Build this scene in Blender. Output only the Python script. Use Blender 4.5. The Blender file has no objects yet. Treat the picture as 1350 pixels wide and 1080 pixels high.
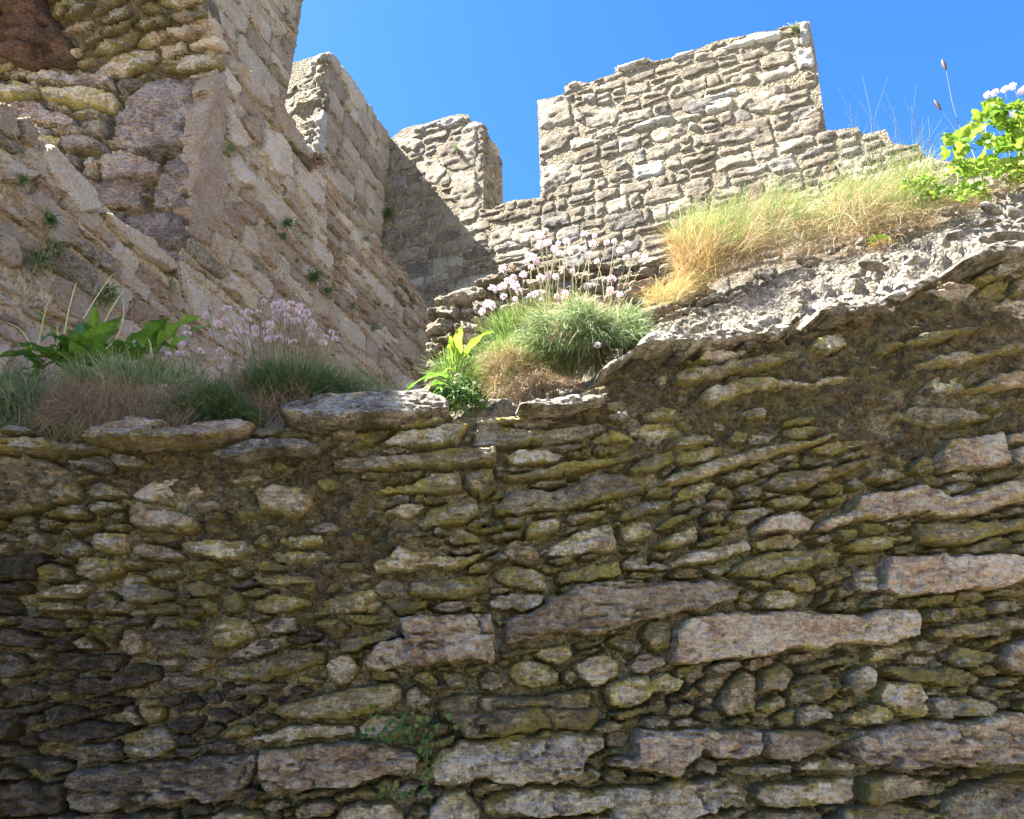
import bpy, math, random
import numpy as np
R = math.radians
scene = bpy.context.scene
COL = scene.collection
rnd = random.Random(7)
rng = np.random.default_rng(11)

# ------------------------------------------------------------------ camera
EYE = np.array([0.0, 0.0, 1.6]); PITCH = R(24); F = 950.0
cam = bpy.data.cameras.new('camera'); cam_o = bpy.data.objects.new('camera', cam); COL.objects.link(cam_o)
cam_o.location = EYE; cam_o.rotation_euler = (R(90) + PITCH, 0, 0)
cam.sensor_width = 36; cam.lens = F / 1350 * 36; cam.clip_start = .05; cam.clip_end = 2000
scene.camera = cam_o

# ------------------------------------------------------------------ sky, sun, exposure
SUN_AZ, SUN_EL = 268.0, 55.5          # azimuth clockwise from +Y
world = bpy.data.worlds.new('World'); scene.world = world; world.use_nodes = True
wn = world.node_tree; bg = wn.nodes['Background']
sky = wn.nodes.new('ShaderNodeTexSky'); sky.sky_type = 'NISHITA'; sky.sun_disc = False
sky.sun_elevation = R(SUN_EL); sky.sun_rotation = R(SUN_AZ)
sky.air_density = 1.0; sky.dust_density = .3; sky.ozone_density = 2.5; sky.altitude = 0
hs = wn.nodes.new('ShaderNodeHueSaturation'); hs.inputs['Saturation'].default_value = 1.32; hs.inputs['Hue'].default_value = .508
wn.links.new(sky.outputs[0], hs.inputs['Color']); wn.links.new(hs.outputs[0], bg.inputs[0])
bg.inputs[1].default_value = 0.057
sd = bpy.data.lights.new('sun', 'SUN'); so = bpy.data.objects.new('sun', sd); COL.objects.link(so)
sd.energy = 5.0; sd.angle = R(.53); sd.color = (1, .95, .86)
so.rotation_euler = (R(90 - SUN_EL), 0, R(180 - SUN_AZ)); so.location = (-20, 0, 30)
scene.view_settings.view_transform = 'Standard'; scene.view_settings.look = 'None'
scene.view_settings.gamma = 1; scene.view_settings.use_curve_mapping = False
scene.view_settings.exposure = 2.87

# ------------------------------------------------------------------ maths helpers
sP, cP = math.sin(PITCH), math.cos(PITCH)
def ray(px, py):
    a = 540 - py
    return np.array([px - 675.0, F * cP - a * sP, F * sP + a * cP])
def at(px, py, Y):
    d = ray(px, py); return EYE + d * (Y / d[1])
def proj(P):
    P = np.asarray(P, float) - EYE
    x, y, z = P[..., 0], P[..., 1], P[..., 2]
    f = y * cP + z * sP; u = -y * sP + z * cP
    f = np.where(f < .05, .05, f)
    return np.stack([675 + F * x / f, 540 - F * u / f], -1)
class Plane:
    def __init__(s, O, U, V):
        s.O = np.array(O, float); s.U = np.array(U, float); s.U /= np.linalg.norm(s.U)
        s.V = np.array(V, float); s.V -= s.U * s.V.dot(s.U); s.V /= np.linalg.norm(s.V)
        s.N = np.cross(s.U, s.V)
    def hit(s, px, py):
        d = ray(px, py); t = (s.O - EYE).dot(s.N) / d.dot(s.N)
        q = EYE + d * t - s.O
        return (q.dot(s.U), q.dot(s.V))
    def pos(s, uvw):
        uvw = np.asarray(uvw, float)
        return s.O + uvw[..., 0:1] * s.U + uvw[..., 1:2] * s.V + uvw[..., 2:3] * s.N
    def poly(s, pts, ox=0, oy=0, sc=1.0):
        return [s.hit(ox + x / sc, oy + y / sc) for x, y in pts]

def _h(ix, iy, iz, seed):
    n = (ix * 374761393 + iy * 668265263 + iz * 2147483647 + seed * 1274126177) & 0xffffffff
    n = ((n ^ (n >> 13)) * 1274126177) & 0xffffffff
    n = ((n ^ (n >> 16)) * 2246822519) & 0xffffffff
    return ((n ^ (n >> 15)) & 0xffffff).astype(np.float64) / 0xffffff
def vnoise(P, seed=0):
    P = np.asarray(P, float); f = np.floor(P); t = P - f; i = f.astype(np.int64)
    t = t * t * t * (t * (t * 6 - 15) + 10)
    x, y, z = i[:, 0], i[:, 1], i[:, 2]; a, b, c = t[:, 0], t[:, 1], t[:, 2]
    def L(p, q, w): return p + (q - p) * w
    r = L(L(L(_h(x, y, z, seed), _h(x+1, y, z, seed), a), L(_h(x, y+1, z, seed), _h(x+1, y+1, z, seed), a), b),
          L(L(_h(x, y, z+1, seed), _h(x+1, y, z+1, seed), a), L(_h(x, y+1, z+1, seed), _h(x+1, y+1, z+1, seed), a), b), c)
    return r * 2 - 1
def fbm(P, oct=4, seed=0, gain=.5):
    P = np.asarray(P, float); s = np.zeros(len(P)); a = 1.0; tot = 0
    for k in range(oct):
        s += a * vnoise(P * (2.03 ** k) + 17.3 * k, seed + k); tot += a; a *= gain
    return s / tot
def worley(Q, seed=0):
    f = np.floor(Q).astype(np.int64); best = np.full(len(Q), 9.0); idv = np.zeros(len(Q))
    for dx in (-1, 0, 1):
        for dy in (-1, 0, 1):
            cx, cy = f[:, 0] + dx, f[:, 1] + dy; z = np.zeros_like(cx)
            px = cx + .1 + .8 * _h(cx, cy, z, seed); py = cy + .1 + .8 * _h(cx, cy, z + 1, seed)
            d = np.hypot(Q[:, 0] - px, Q[:, 1] - py); m = d < best
            best = np.where(m, d, best); idv = np.where(m, _h(cx, cy, z + 2, seed), idv)
    return best, idv
def inside(P, poly):
    x, y = P[:, 0], P[:, 1]; r = np.zeros(len(P), bool); n = len(poly)
    for i in range(n):
        x1, y1 = poly[i]; x2, y2 = poly[(i + 1) % n]
        if y1 == y2: continue
        m = ((y1 > y) != (y2 > y)) & (x < (x2 - x1) * (y - y1) / (y2 - y1) + x1)
        r ^= m
    return r
def edge_dist(P, poly):
    A = np.asarray(poly, float); B = np.roll(A, -1, 0); D = B - A; L2 = (D * D).sum(1) + 1e-12
    d = P[:, None, :] - A[None]; t = np.clip((d * D[None]).sum(2) / L2, 0, 1)
    C = A[None] + t[..., None] * D[None]; dd = np.linalg.norm(P[:, None, :] - C, axis=2)
    k = dd.argmin(1); i = np.arange(len(P))
    return dd[i, k], C[i, k]
def area(p):
    p = np.asarray(p, float); q = np.roll(p, -1, 0)
    return .5 * float((p[:, 0] * q[:, 1] - q[:, 0] * p[:, 1]).sum())
def clip_half(poly, n, c):           # keep points with n.p <= c
    out = []; m = len(poly)
    for i in range(m):
        a, b = poly[i], poly[(i + 1) % m]
        da = n[0] * a[0] + n[1] * a[1] - c; db = n[0] * b[0] + n[1] * b[1] - c
        if da <= 0: out.append(a)
        if (da < 0) != (db < 0) and da != db:
            t = da / (da - db); out.append((a[0] + (b[0] - a[0]) * t, a[1] + (b[1] - a[1]) * t))
    return out

# ------------------------------------------------------------------ object helpers
def tag(o, label=None, cat=None, group=None, kind=None):
    if label: o['label'] = label
    if cat: o['category'] = cat
    if group: o['group'] = group
    if kind: o['kind'] = kind
    return o
def empty(name, loc, label=None, cat=None, group=None, kind=None):
    o = bpy.data.objects.new(name, None); o.empty_display_size = .1; COL.objects.link(o); o.location = [float(v) for v in loc]
    return tag(o, label, cat, group, kind)
def raw_mesh(name, V, Fq, attrs=None, smooth=True):
    me = bpy.data.meshes.new(name)
    V = np.asarray(V, np.float32)
    if isinstance(Fq, np.ndarray):
        n = Fq.shape[1]; me.vertices.add(len(V)); me.vertices.foreach_set('co', V.ravel())
        me.loops.add(Fq.size); me.loops.foreach_set('vertex_index', Fq.ravel().astype(np.int32))
        me.polygons.add(len(Fq)); me.polygons.foreach_set('loop_start', np.arange(0, Fq.size, n, dtype=np.int32))
        try: me.polygons.foreach_set('loop_total', np.full(len(Fq), n, np.int32))
        except Exception: pass
        me.update(calc_edges=True)
    else:
        me.from_pydata([tuple(map(float, v)) for v in V], [], Fq)
    if smooth: me.polygons.foreach_set('use_smooth', np.ones(len(me.polygons), bool))
    if attrs:
        for k, a in attrs.items():
            at_ = me.attributes.new(k, 'FLOAT', 'POINT'); at_.data.foreach_set('value', np.asarray(a, np.float32))
    return me
def link(name, me, mat=None, parent=None):
    if mat is not None and len(me.materials) == 0: me.materials.append(mat)
    o = bpy.data.objects.new(name, me); COL.objects.link(o)
    if parent is not None:
        o.parent = parent
        if parent.parent is not None: off = parent.location + parent.parent.location
        else: off = parent.location
        o.location = (-off[0], -off[1], -off[2])
    return o

# ------------------------------------------------------------------ materials
def mat_base(name):
    m = bpy.data.materials.new(name); m.use_nodes = True; nt = m.node_tree; nt.nodes.clear()
    out = nt.nodes.new('ShaderNodeOutputMaterial'); b = nt.nodes.new('ShaderNodeBsdfPrincipled')
    nt.links.new(b.outputs[0], out.inputs[0]); b.inputs['Roughness'].default_value = .9
    b.inputs['Specular IOR Level'].default_value = .25
    return m, nt, b
def N(nt, t, **kw):
    n = nt.nodes.new(t)
    for k, v in kw.items(): setattr(n, k, v)
    return n
def noise(nt, vec, sc, det=5, rough=.6):
    n = N(nt, 'ShaderNodeTexNoise'); n.inputs['Scale'].default_value = sc; n.inputs['Detail'].default_value = det
    n.inputs['Roughness'].default_value = rough; nt.links.new(vec, n.inputs['Vector']); return n.outputs['Fac']
def ramp(nt, fac, lo, hi, a=0.0, b=1.0):
    n = N(nt, 'ShaderNodeMapRange'); n.interpolation_type = 'SMOOTHSTEP'
    n.inputs['From Min'].default_value = lo; n.inputs['From Max'].default_value = hi
    n.inputs['To Min'].default_value = a; n.inputs['To Max'].default_value = b
    nt.links.new(fac, n.inputs['Value']); return n.outputs[0]
def mth(nt, op, a, b=None):
    n = N(nt, 'ShaderNodeMath', operation=op)
    for i, v in enumerate((a, b)):
        if v is None: continue
        if isinstance(v, (int, float)): n.inputs[i].default_value = v
        else: nt.links.new(v, n.inputs[i])
    return n.outputs[0]
def mix(nt, fac, a, b, bt='MIX'):
    n = N(nt, 'ShaderNodeMix', data_type='RGBA', blend_type=bt)
    for i, v in ((0, fac), (6, a), (7, b)):
        if isinstance(v, (int, float)): n.inputs[i].default_value = v
        elif isinstance(v, tuple): n.inputs[i].default_value = (*v, 1) if len(v) == 3 else v
        else: nt.links.new(v, n.inputs[i])
    return n.outputs[2]
def N_grey(nt, v):
    n = N(nt, 'ShaderNodeCombineColor')
    for i in range(3): nt.links.new(v, n.inputs[i])
    return n.outputs[0]
def stone_mat(name, ca, cb, moss=.3, mosscol=(.13, .12, .03), spots=(.5, .48, .42), spot=.25, dark=.3, grain=1.0, bump=1.0, orange=0.0, patch=9.0):
    m, nt, b = mat_base(name)
    g = N(nt, 'ShaderNodeNewGeometry'); P = g.outputs['Position']
    oi = N(nt, 'ShaderNodeObjectInfo'); rv = oi.outputs['Random']
    mp = N(nt, 'ShaderNodeMapping'); mp.inputs['Scale'].default_value = (1, 1, 3.4); nt.links.new(P, mp.inputs['Vector']); S = mp.outputs[0]
    big = noise(nt, P, patch, 4, .6); mid = noise(nt, S, 30, 6, .65); fine = noise(nt, P, 190 * grain, 4, .7); med = noise(nt, P, 75, 5, .7)
    c = mix(nt, ramp(nt, mth(nt, 'ADD', mth(nt, 'MULTIPLY', rv, .55), mth(nt, 'MULTIPLY', big, .9)), .4, 1.05), ca, cb)
    c = mix(nt, 1.35 * dark, c, N_grey(nt, ramp(nt, mid, .34, .68, .2, .86)), 'OVERLAY')
    c = mix(nt, 1.3 * dark, c, N_grey(nt, ramp(nt, noise(nt, P, 12 * grain, 5, .6), .36, .64, .22, .82)), 'OVERLAY')
    c = mix(nt, .3, c, N_grey(nt, ramp(nt, noise(nt, P, 120 * grain, 3, .6), .35, .65, .15, .85)), 'OVERLAY')
    # grains: pale and dark crystals
    c = mix(nt, ramp(nt, fine, .56, .7, 0, .6), c, spots)
    c = mix(nt, ramp(nt, fine, .44, .3, 0, .7), c, (.035, .033, .03))
    # dark weathering
    c = mix(nt, ramp(nt, med, .5, .66, 0, dark), c, (.05, .045, .035))
    # lichen blotches
    lw = mth(nt, 'MULTIPLY', ramp(nt, noise(nt, P, 22, 6, .75), .56, .66), ramp(nt, noise(nt, P, 5, 3), .4, .6))
    c = mix(nt, mth(nt, 'MULTIPLY', lw, spot * 2), c, spots)
    if orange:
        ow = mth(nt, 'MULTIPLY', ramp(nt, noise(nt, P, 14, 7, .75), .5, .66), ramp(nt, noise(nt, P, 3.1, 3), .42, .6))
        c = mix(nt, mth(nt, 'MULTIPLY', ow, orange), c, (.66, .38, .17))
    # moss in the joints and in patches
    at_ = N(nt, 'ShaderNodeAttribute', attribute_name='rim'); rim = at_.outputs['Fac']
    nz_ = N(nt, 'ShaderNodeSeparateXYZ'); nt.links.new(g.outputs['Normal'], nz_.inputs[0])
    mo = mth(nt, 'ADD', mth(nt, 'SUBTRACT', mth(nt, 'MULTIPLY', rim, .24), mth(nt, 'MULTIPLY', mth(nt, 'ABSOLUTE', nz_.outputs[2]), -.10)), mth(nt, 'ADD', noise(nt, P, 13 * max(grain, .5), 5, .7), mth(nt, 'MULTIPLY', mth(nt, 'SUBTRACT', med, .5), .5)))
    mf = mth(nt, 'MULTIPLY', ramp(nt, mo, .86 - .42 * moss, .93 - .38 * moss), .82)
    mc = mix(nt, ramp(nt, noise(nt, P, 110, 4), .35, .65), mosscol, tuple(v * .55 for v in mosscol))
    mc = mix(nt, ramp(nt, noise(nt, P, 16, 4), .4, .62), mc, (.26, .23, .12))
    c = mix(nt, mf, c, mc)
    # per-stone value change
    v = N(nt, 'ShaderNodeHueSaturation'); nt.links.new(c, v.inputs['Color'])
    nt.links.new(ramp(nt, rv, 0, 1, .78, 1.22), v.inputs['Value'])
    nt.links.new(v.outputs[0], b.inputs['Base Color'])
    hgt = mth(nt, 'ADD', mth(nt, 'MULTIPLY', fine, .35), mth(nt, 'ADD', mth(nt, 'MULTIPLY', med, .8), mth(nt, 'MULTIPLY', mid, 1.1)))
    bp = N(nt, 'ShaderNodeBump'); bp.inputs['Strength'].default_value = 1; bp.inputs['Distance'].default_value = .04 * bump
    nt.links.new(hgt, bp.inputs['Height']); nt.links.new(bp.outputs[0], b.inputs['Normal'])
    return m
def earth_mat(name, soil_a=(.045, .036, .022), soil_b=(.10, .082, .045), mort_a=(.20, .18, .13), mort_b=(.34, .31, .26), moss=.4, sc=1.0):
    m, nt, b = mat_base(name)
    g = N(nt, 'ShaderNodeNewGeometry'); P = g.outputs['Position']
    so_ = N(nt, 'ShaderNodeAttribute', attribute_name='soil').outputs['Fac']
    a = noise(nt, P, 28 * sc, 6, .7); f = noise(nt, P, 150 * sc, 4, .7); bgn = noise(nt, P, 5 * sc, 4, .6)
    vo = N(nt, 'ShaderNodeTexVoronoi'); vo.inputs['Scale'].default_value = 95 * sc; nt.links.new(P, vo.inputs['Vector'])
    s = mix(nt, ramp(nt, a, .35, .65), soil_a, soil_b); mo = mix(nt, ramp(nt, a, .35, .65), mort_a, mort_b)
    vc = N(nt, 'ShaderNodeRGBToBW'); nt.links.new(vo.outputs['Color'], vc.inputs[0])
    mo = mix(nt, ramp(nt, vc.outputs[0], .25, .8, 0, .7), mo, tuple(v * .35 for v in mort_a))
    mo = mix(nt, ramp(nt, vc.outputs[0], .62, .75, 0, .5), mo, tuple(min(.7, v * 1.5) for v in mort_b))
    s = mix(nt, ramp(nt, vc.outputs[0], .72, .86, 0, .5), s, (.22, .2, .15))
    c = mix(nt, so_, mo, s)
    c = mix(nt, mth(nt, 'MULTIPLY', ramp(nt, mth(nt, 'ADD', bgn, mth(nt, 'MULTIPLY', a, .3)), .62, .78), moss), c, (.12, .115, .03))
    c = mix(nt, ramp(nt, f, .5, .32, 0, .75), c, (.02, .018, .012))
    nt.links.new(c, b.inputs['Base Color'])
    hgt = mth(nt, 'ADD', mth(nt, 'MULTIPLY', f, .6), mth(nt, 'SUBTRACT', mth(nt, 'MULTIPLY', a, 1.4), mth(nt, 'MULTIPLY', vo.outputs['Distance'], .9)))
    bp = N(nt, 'ShaderNodeBump'); bp.inputs['Strength'].default_value = 1; bp.inputs['Distance'].default_value = .014 / sc
    nt.links.new(hgt, bp.inputs['Height']); nt.links.new(bp.outputs[0], b.inputs['Normal'])
    return m
def leaf_mat(name, cols, trans=.35, rough=.55, grain=0):
    """colour follows each blade's own tint and its dry tip"""
    m, nt, b = mat_base(name); b.inputs['Roughness'].default_value = rough
    t = N(nt, 'ShaderNodeAttribute', attribute_name='tint').outputs['Fac']
    cr = N(nt, 'ShaderNodeValToRGB'); nt.links.new(t, cr.inputs[0]); e = cr.color_ramp.elements
    while len(e) < len(cols): e.new(.5)
    for i, c in enumerate(cols): e[i].position = i / max(1, len(cols) - 1); e[i].color = (*c, 1)
    c = cr.outputs[0]
    if grain:
        g = N(nt, 'ShaderNodeNewGeometry')
        c = mix(nt, ramp(nt, noise(nt, g.outputs['Position'], grain, 4), .35, .65, 0, .5), c, tuple(v * .45 for v in cols[0]))
    nt.links.new(c, b.inputs['Base Color'])
    tr = N(nt, 'ShaderNodeBsdfTranslucent'); nt.links.new(c, tr.inputs[0]); mx = N(nt, 'ShaderNodeMixShader'); mx.inputs[0].default_value = trans
    out = [n for n in nt.nodes if n.type == 'OUTPUT_MATERIAL'][0]
    nt.links.new(b.outputs[0], mx.inputs[1]); nt.links.new(tr.outputs[0], mx.inputs[2]); nt.links.new(mx.outputs[0], out.inputs[0])
    return m
YM = (.50, .44, .09)
M = dict(
 p=stone_mat('pinkish_stone', (.54, .44, .335), (.70, .585, .475), moss=.24, mosscol=YM, spot=.2, dark=.4),
 g=stone_mat('grey_stone', (.43, .385, .30), (.62, .56, .455), moss=.42, mosscol=YM, spot=.25, dark=.45),
 m=stone_mat('mossy_stone', (.44, .385, .26), (.62, .54, .385), moss=.64, mosscol=YM, spot=.2, dark=.45),
 t=stone_mat('tan_stone', (.48, .40, .28), (.68, .585, .44), moss=.48, mosscol=YM, spot=.25, dark=.45),
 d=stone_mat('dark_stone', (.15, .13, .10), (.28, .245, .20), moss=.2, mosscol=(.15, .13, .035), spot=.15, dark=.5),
 w=stone_mat('pale_slab_stone', (.38, .34, .28), (.50, .455, .39), moss=.1, mosscol=(.2, .17, .08), spots=(.72, .7, .66), spot=.3, dark=.5),
 B=stone_mat('battlement_stone', (.38, .31, .22), (.52, .45, .345), moss=.16, mosscol=(.24, .19, .07), spots=(.66, .62, .54), spot=.35, dark=.45, grain=.35, bump=2.2, patch=3, orange=.2),
 W=stone_mat('white_lichen_stone', (.62, .58, .50), (.76, .73, .66), moss=.05, spots=(.8, .78, .74), spot=.3, dark=.3, grain=.4, bump=2, patch=3),
 G=stone_mat('grey_lichen_stone', (.34, .30, .25), (.46, .425, .37), moss=.12, mosscol=(.2, .17, .06), spots=(.62, .6, .55), spot=.3, dark=.45, grain=.35, bump=2.2, patch=3),
 M=stone_mat('orange_granite', (.76, .575, .44), (.84, .72, .59), moss=.06, mosscol=(.26, .20, .07), spots=(.76, .68, .58), spot=.35, dark=.26, grain=.45, bump=1.8, orange=.6, patch=4),
 J=stone_mat('purple_granite', (.40, .32, .295), (.56, .465, .43), moss=.2, mosscol=(.18, .15, .05), spots=(.45, .37, .33), spot=.15, dark=.45, grain=.5, bump=1.6, patch=4),
 S=stone_mat('soffit_stone', (.50, .41, .31), (.66, .56, .45), moss=.42, mosscol=(.36, .31, .05), spots=(.5, .44, .36), spot=.2, dark=.5, grain=.5, bump=1.6, patch=4),
 L=stone_mat('rough_render', (.60, .49, .37), (.72, .62, .49), moss=.08, mosscol=(.2, .17, .06), spots=(.68, .62, .52), spot=.25, dark=.26, grain=.35, bump=2.4, patch=3, orange=.4),
)
M['bed'] = earth_mat('soil_and_old_mortar', (.065, .048, .027), (.17, .13, .07), (.34, .29, .17), (.54, .47, .33))
M['bank'] = earth_mat('crumbling_mortar', (.16, .13, .09), (.26, .21, .15), (.29, .25, .20), (.43, .385, .32), moss=.25, sc=.8)
M['core'] = earth_mat('lime_mortar', (.20, .16, .10), (.30, .25, .17), (.30, .25, .17), (.44, .37, .27), moss=.25, sc=.35)
M['corep'] = earth_mat('pale_granite_mortar', (.48, .37, .25), (.60, .48, .35), (.52, .41, .29), (.72, .59, .45), moss=.12, sc=.35)
M['corem'] = earth_mat('mossy_lime_mortar', (.10, .08, .05), (.18, .14, .09), (.14, .12, .07), (.26, .21, .14), moss=.5, sc=.5)

# ------------------------------------------------------------------ stone building
class Stones:
    """collects stones on one plane, shapes them all together, then links each as an object"""
    def __init__(s, plane, px=2.6, base=-.03, back=-.09, sharp=None):
        s.sharp = sharp; s.pl = plane; s.px = px; s.base = base; s.back = back; s.items = []
    def add(s, poly, style='g', depth=.035, crack=0.0, tilt=0.0, wob=1.0, strata=1.0, round_=.45, rough=1.0, fac=1.0):
        p = np.asarray(poly, float)
        if area(p) < 0: p = p[::-1]
        c = p.mean(0); cw = s.pl.pos(np.array([*c, 0.])); dist = np.linalg.norm(cw - EYE)
        unit = dist / F                                  # metres for one pixel of the photograph
        # resample + soften the corners
        q = np.roll(p, -1, 0)
        seg = np.linalg.norm(q - p, axis=1); out = []
        for a, b, L in zip(p, q, seg):
            n = max(1, int(L / (unit * 3.2)))
            for k in range(n): out.append(a + (b - a) * k / n)
        P = np.array(out)
        for _ in range(1): P = .25 * np.roll(P, 1, 0) + .5 * P + .25 * np.roll(P, -1, 0)
        off = rnd.random() * 100
        size = math.sqrt(abs(area(P)))
        nz = np.column_stack([P / (size * .35), np.full(len(P), off)])
        nz2 = np.column_stack([P / (size * .1 + unit * 4), np.full(len(P), off + 9)])
        dn = np.column_stack([fbm(nz, 3, 3), fbm(nz, 3, 8)]) * size * .06 * wob + np.column_stack([fbm(nz2, 2, 5), fbm(nz2, 2, 6)]) * min(size * .05, unit * 4) * wob
        P = P + dn
        g = unit * s.px; mn = P.min(0) - g; mx = P.max(0) + g
        nx = int((mx[0] - mn[0]) / g) + 2; ny = int((mx[1] - mn[1]) / g) + 2
        if nx * ny > 9000: g *= math.sqrt(nx * ny / 9000); nx = int((mx[0] - mn[0]) / g) + 2; ny = int((mx[1] - mn[1]) / g) + 2
        gx, gy = np.meshgrid(mn[0] + g * np.arange(nx), mn[1] + g * np.arange(ny)); G = np.column_stack([gx.ravel(), gy.ravel()])
        d, C = edge_dist(G, P); ins = inside(G, P); sd_ = np.where(ins, d, -d)
        ok = sd_ > -.55 * g
        snap = sd_ < .45 * g
        G2 = np.where(snap[:, None], C, G); D = np.where(snap, 0, sd_)
        idx = np.arange(nx * ny).reshape(ny, nx)
        q4 = np.stack([idx[:-1, :-1], idx[:-1, 1:], idx[1:, 1:], idx[1:, :-1]], -1).reshape(-1, 4)
        q4 = q4[ok[q4].all(1)]
        if len(q4) < 2: return
        used = np.unique(q4); re = np.full(nx * ny, -1); re[used] = np.arange(len(used))
        s.items.append(dict(uv=G2[used], d=D[used], q=re[q4], st=style, D=depth, cr=crack, tilt=tilt, strata=strata, rd=round_, rg=rough, fac=fac,
                            size=size, c=P.mean(0), h=np.ptp(P[:, 1]), A=abs(area(P)) / unit ** 2, off=off, unit=unit))
    def build(s, parent, mats, limit=300, name='stone', rest='small_rubble', restmat=None):
        its = sorted(s.items, key=lambda i: -i['A'])
        if not its: return []
        n = [len(i['uv']) for i in its]; tot = sum(n)
        UV = np.concatenate([i['uv'] for i in its]); OFF = np.repeat([i['off'] for i in its], n); DD = np.concatenate([i['d'] for i in its])
        sc = lambda k: np.repeat([i[k] for i in its], n)
        size, dep, unit, crk, rg = sc('size'), sc('D'), sc('unit'), sc('cr'), sc('rg')
        cc = np.repeat(np.array([i['c'] for i in its]), n, 0); X = UV - cc
        hgt = sc('h')
        rad = np.minimum(sc('rd') * hgt * .20, .04) + .001
        e = np.clip(DD / rad, 0, 1); prof = np.sqrt(1 - (1 - e) ** 2) ** .6
        w = dep.copy()
        # facets: the lowest of several tilted planes
        rs = np.random.default_rng(5)
        for k in range(6):
            ang = rs.uniform(0, 2 * math.pi, len(its)); sl = rs.uniform(.10, .55, len(its)) * (1 if k else .4); oo = rs.uniform(.0, .9, len(its))
            A = np.repeat(ang, n); Sl = np.repeat(sl, n) * sc('fac'); O = np.repeat(oo, n)
            pl = dep * (.80 + .8 * O) + Sl * (X[:, 0] * np.cos(A) * .45 + X[:, 1] * np.sin(A))
            w = np.minimum(w, pl) if k else pl
        w += sc('tilt') * -X[:, 1]
        P3 = np.column_stack([UV, OFF])
        u0 = unit / .0021                                     # scale factor, 1 on the nearest wall
        lay = hgt / 2.6 + .012 * u0
        q = X[:, 1] / lay + .7 * fbm(np.column_stack([UV[:, 0] / (size * .8), UV[:, 1] / size, OFF]), 3, 21) + 100
        fr = q - np.floor(q); hq = _h(np.floor(q).astype(np.int64), (OFF * 10).astype(np.int64), np.zeros(len(q), np.int64), 4)
        amp = dep * .45 * sc('strata')
        w += amp * (hq - .5) * np.clip(np.minimum(fr, 1 - fr) * 5, 0, 1)
        w -= amp * .55 * np.exp(-(fr / .10) ** 2) * np.clip(.4 + 1.6 * vnoise(np.column_stack([UV / (size * .5)[:, None], OFF + 3]), 2), 0, 1)
        if crk.max() > 0:
            rn = fbm(np.column_stack([UV[:, 0] * 5.5, UV[:, 1] * 17, OFF]), 4, 31)
            w -= crk * .022 * np.exp(-(rn / .035) ** 2)
            rn = fbm(np.column_stack([UV[:, 0] * 9, UV[:, 1] * 26, OFF + 5]), 3, 37)
            w -= crk * .010 * np.exp(-(rn / .05) ** 2)
        k = 1 / u0[:, None]
        w += rg * u0 * (.008 * fbm(P3 * [16, 34, 1] * np.column_stack([k, k, np.ones(len(k))]), 4, 41, .55) + .0085 * fbm(P3 * [60, 120, 1] * np.column_stack([k, k, np.ones(len(k))]), 3, 51, .6))
        rg_n = fbm(np.column_stack([UV[:, 0] / u0 * 22, UV[:, 1] / u0 * 48, OFF + 2]), 3, 65, .6)
        w += rg * u0 * .013 * (.28 - np.abs(rg_n))
        cr2 = fbm(np.column_stack([UV[:, 0] / u0 * 8, UV[:, 1] / u0 * 22, OFF + 11]), 3, 61)
        w -= rg * u0 * .010 * np.exp(-(cr2 / .05) ** 2) * np.clip(DD / (.01 * u0), 0, 1)
        w = np.maximum(w, .12 * dep)
        W = s.base + (w - s.base) * prof
        V3 = s.pl.pos(np.column_stack([UV, W])); Bk = s.pl.pos(np.column_stack([UV, np.full(tot, s.back)]))
        rim = 1 - np.clip(DD / (.030 * u0), 0, 1)
        objs = []; pos = 0; restV = []; restF = []; restA = []; ro = 0; restM = []; sty = sorted(set(i['st'] for i in its))
        for i, it in enumerate(its):
            m_ = n[i]; V = V3[pos:pos + m_]; bk = Bk[pos:pos + m_]; rr = rim[pos:pos + m_]; pos += m_
            Q = it['q']; E = np.concatenate([Q[:, [0, 1]], Q[:, [1, 2]], Q[:, [2, 3]], Q[:, [3, 0]]])
            key = np.sort(E, 1); kk = key[:, 0] * m_ + key[:, 1]; _, first, cnt = np.unique(kk, return_index=True, return_counts=True)
            be = E[first[cnt == 1]]; bv = np.unique(be); mp = np.full(m_, -1); mp[bv] = m_ + np.arange(len(bv))
            sk = np.column_stack([be[:, 1], be[:, 0], mp[be[:, 0]], mp[be[:, 1]]])
            VV = np.concatenate([V, bk[bv]]); FF = np.concatenate([Q, sk]); RA = np.concatenate([rr, np.ones(len(bv))])
            if len(objs) < limit:
                me = raw_mesh(name, VV, FF, {'rim': RA}); par = parent(it) if callable(parent) else parent
                if s.sharp: me.set_sharp_from_angle(angle=R(s.sharp))
                objs.append(link(name, me, mats[it['st']], par))
            else:
                restM.append(np.full(len(FF), sty.index(it['st']), np.int32)); restV.append(VV); restF.append(FF + ro); restA.append(RA); ro += len(VV)
        if restV:
            me = raw_mesh(rest, np.concatenate(restV), np.concatenate(restF), {'rim': np.concatenate(restA)})
            par = parent(its[-1]) if callable(parent) else parent
            for k_ in sty: me.materials.append(mats[k_])
            me.polygons.foreach_set('material_index', np.concatenate(restM))
            if s.sharp: me.set_sharp_from_angle(angle=R(s.sharp))
            o = link(rest, me, None, par); o['kind'] = 'stuff'
        return objs

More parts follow.
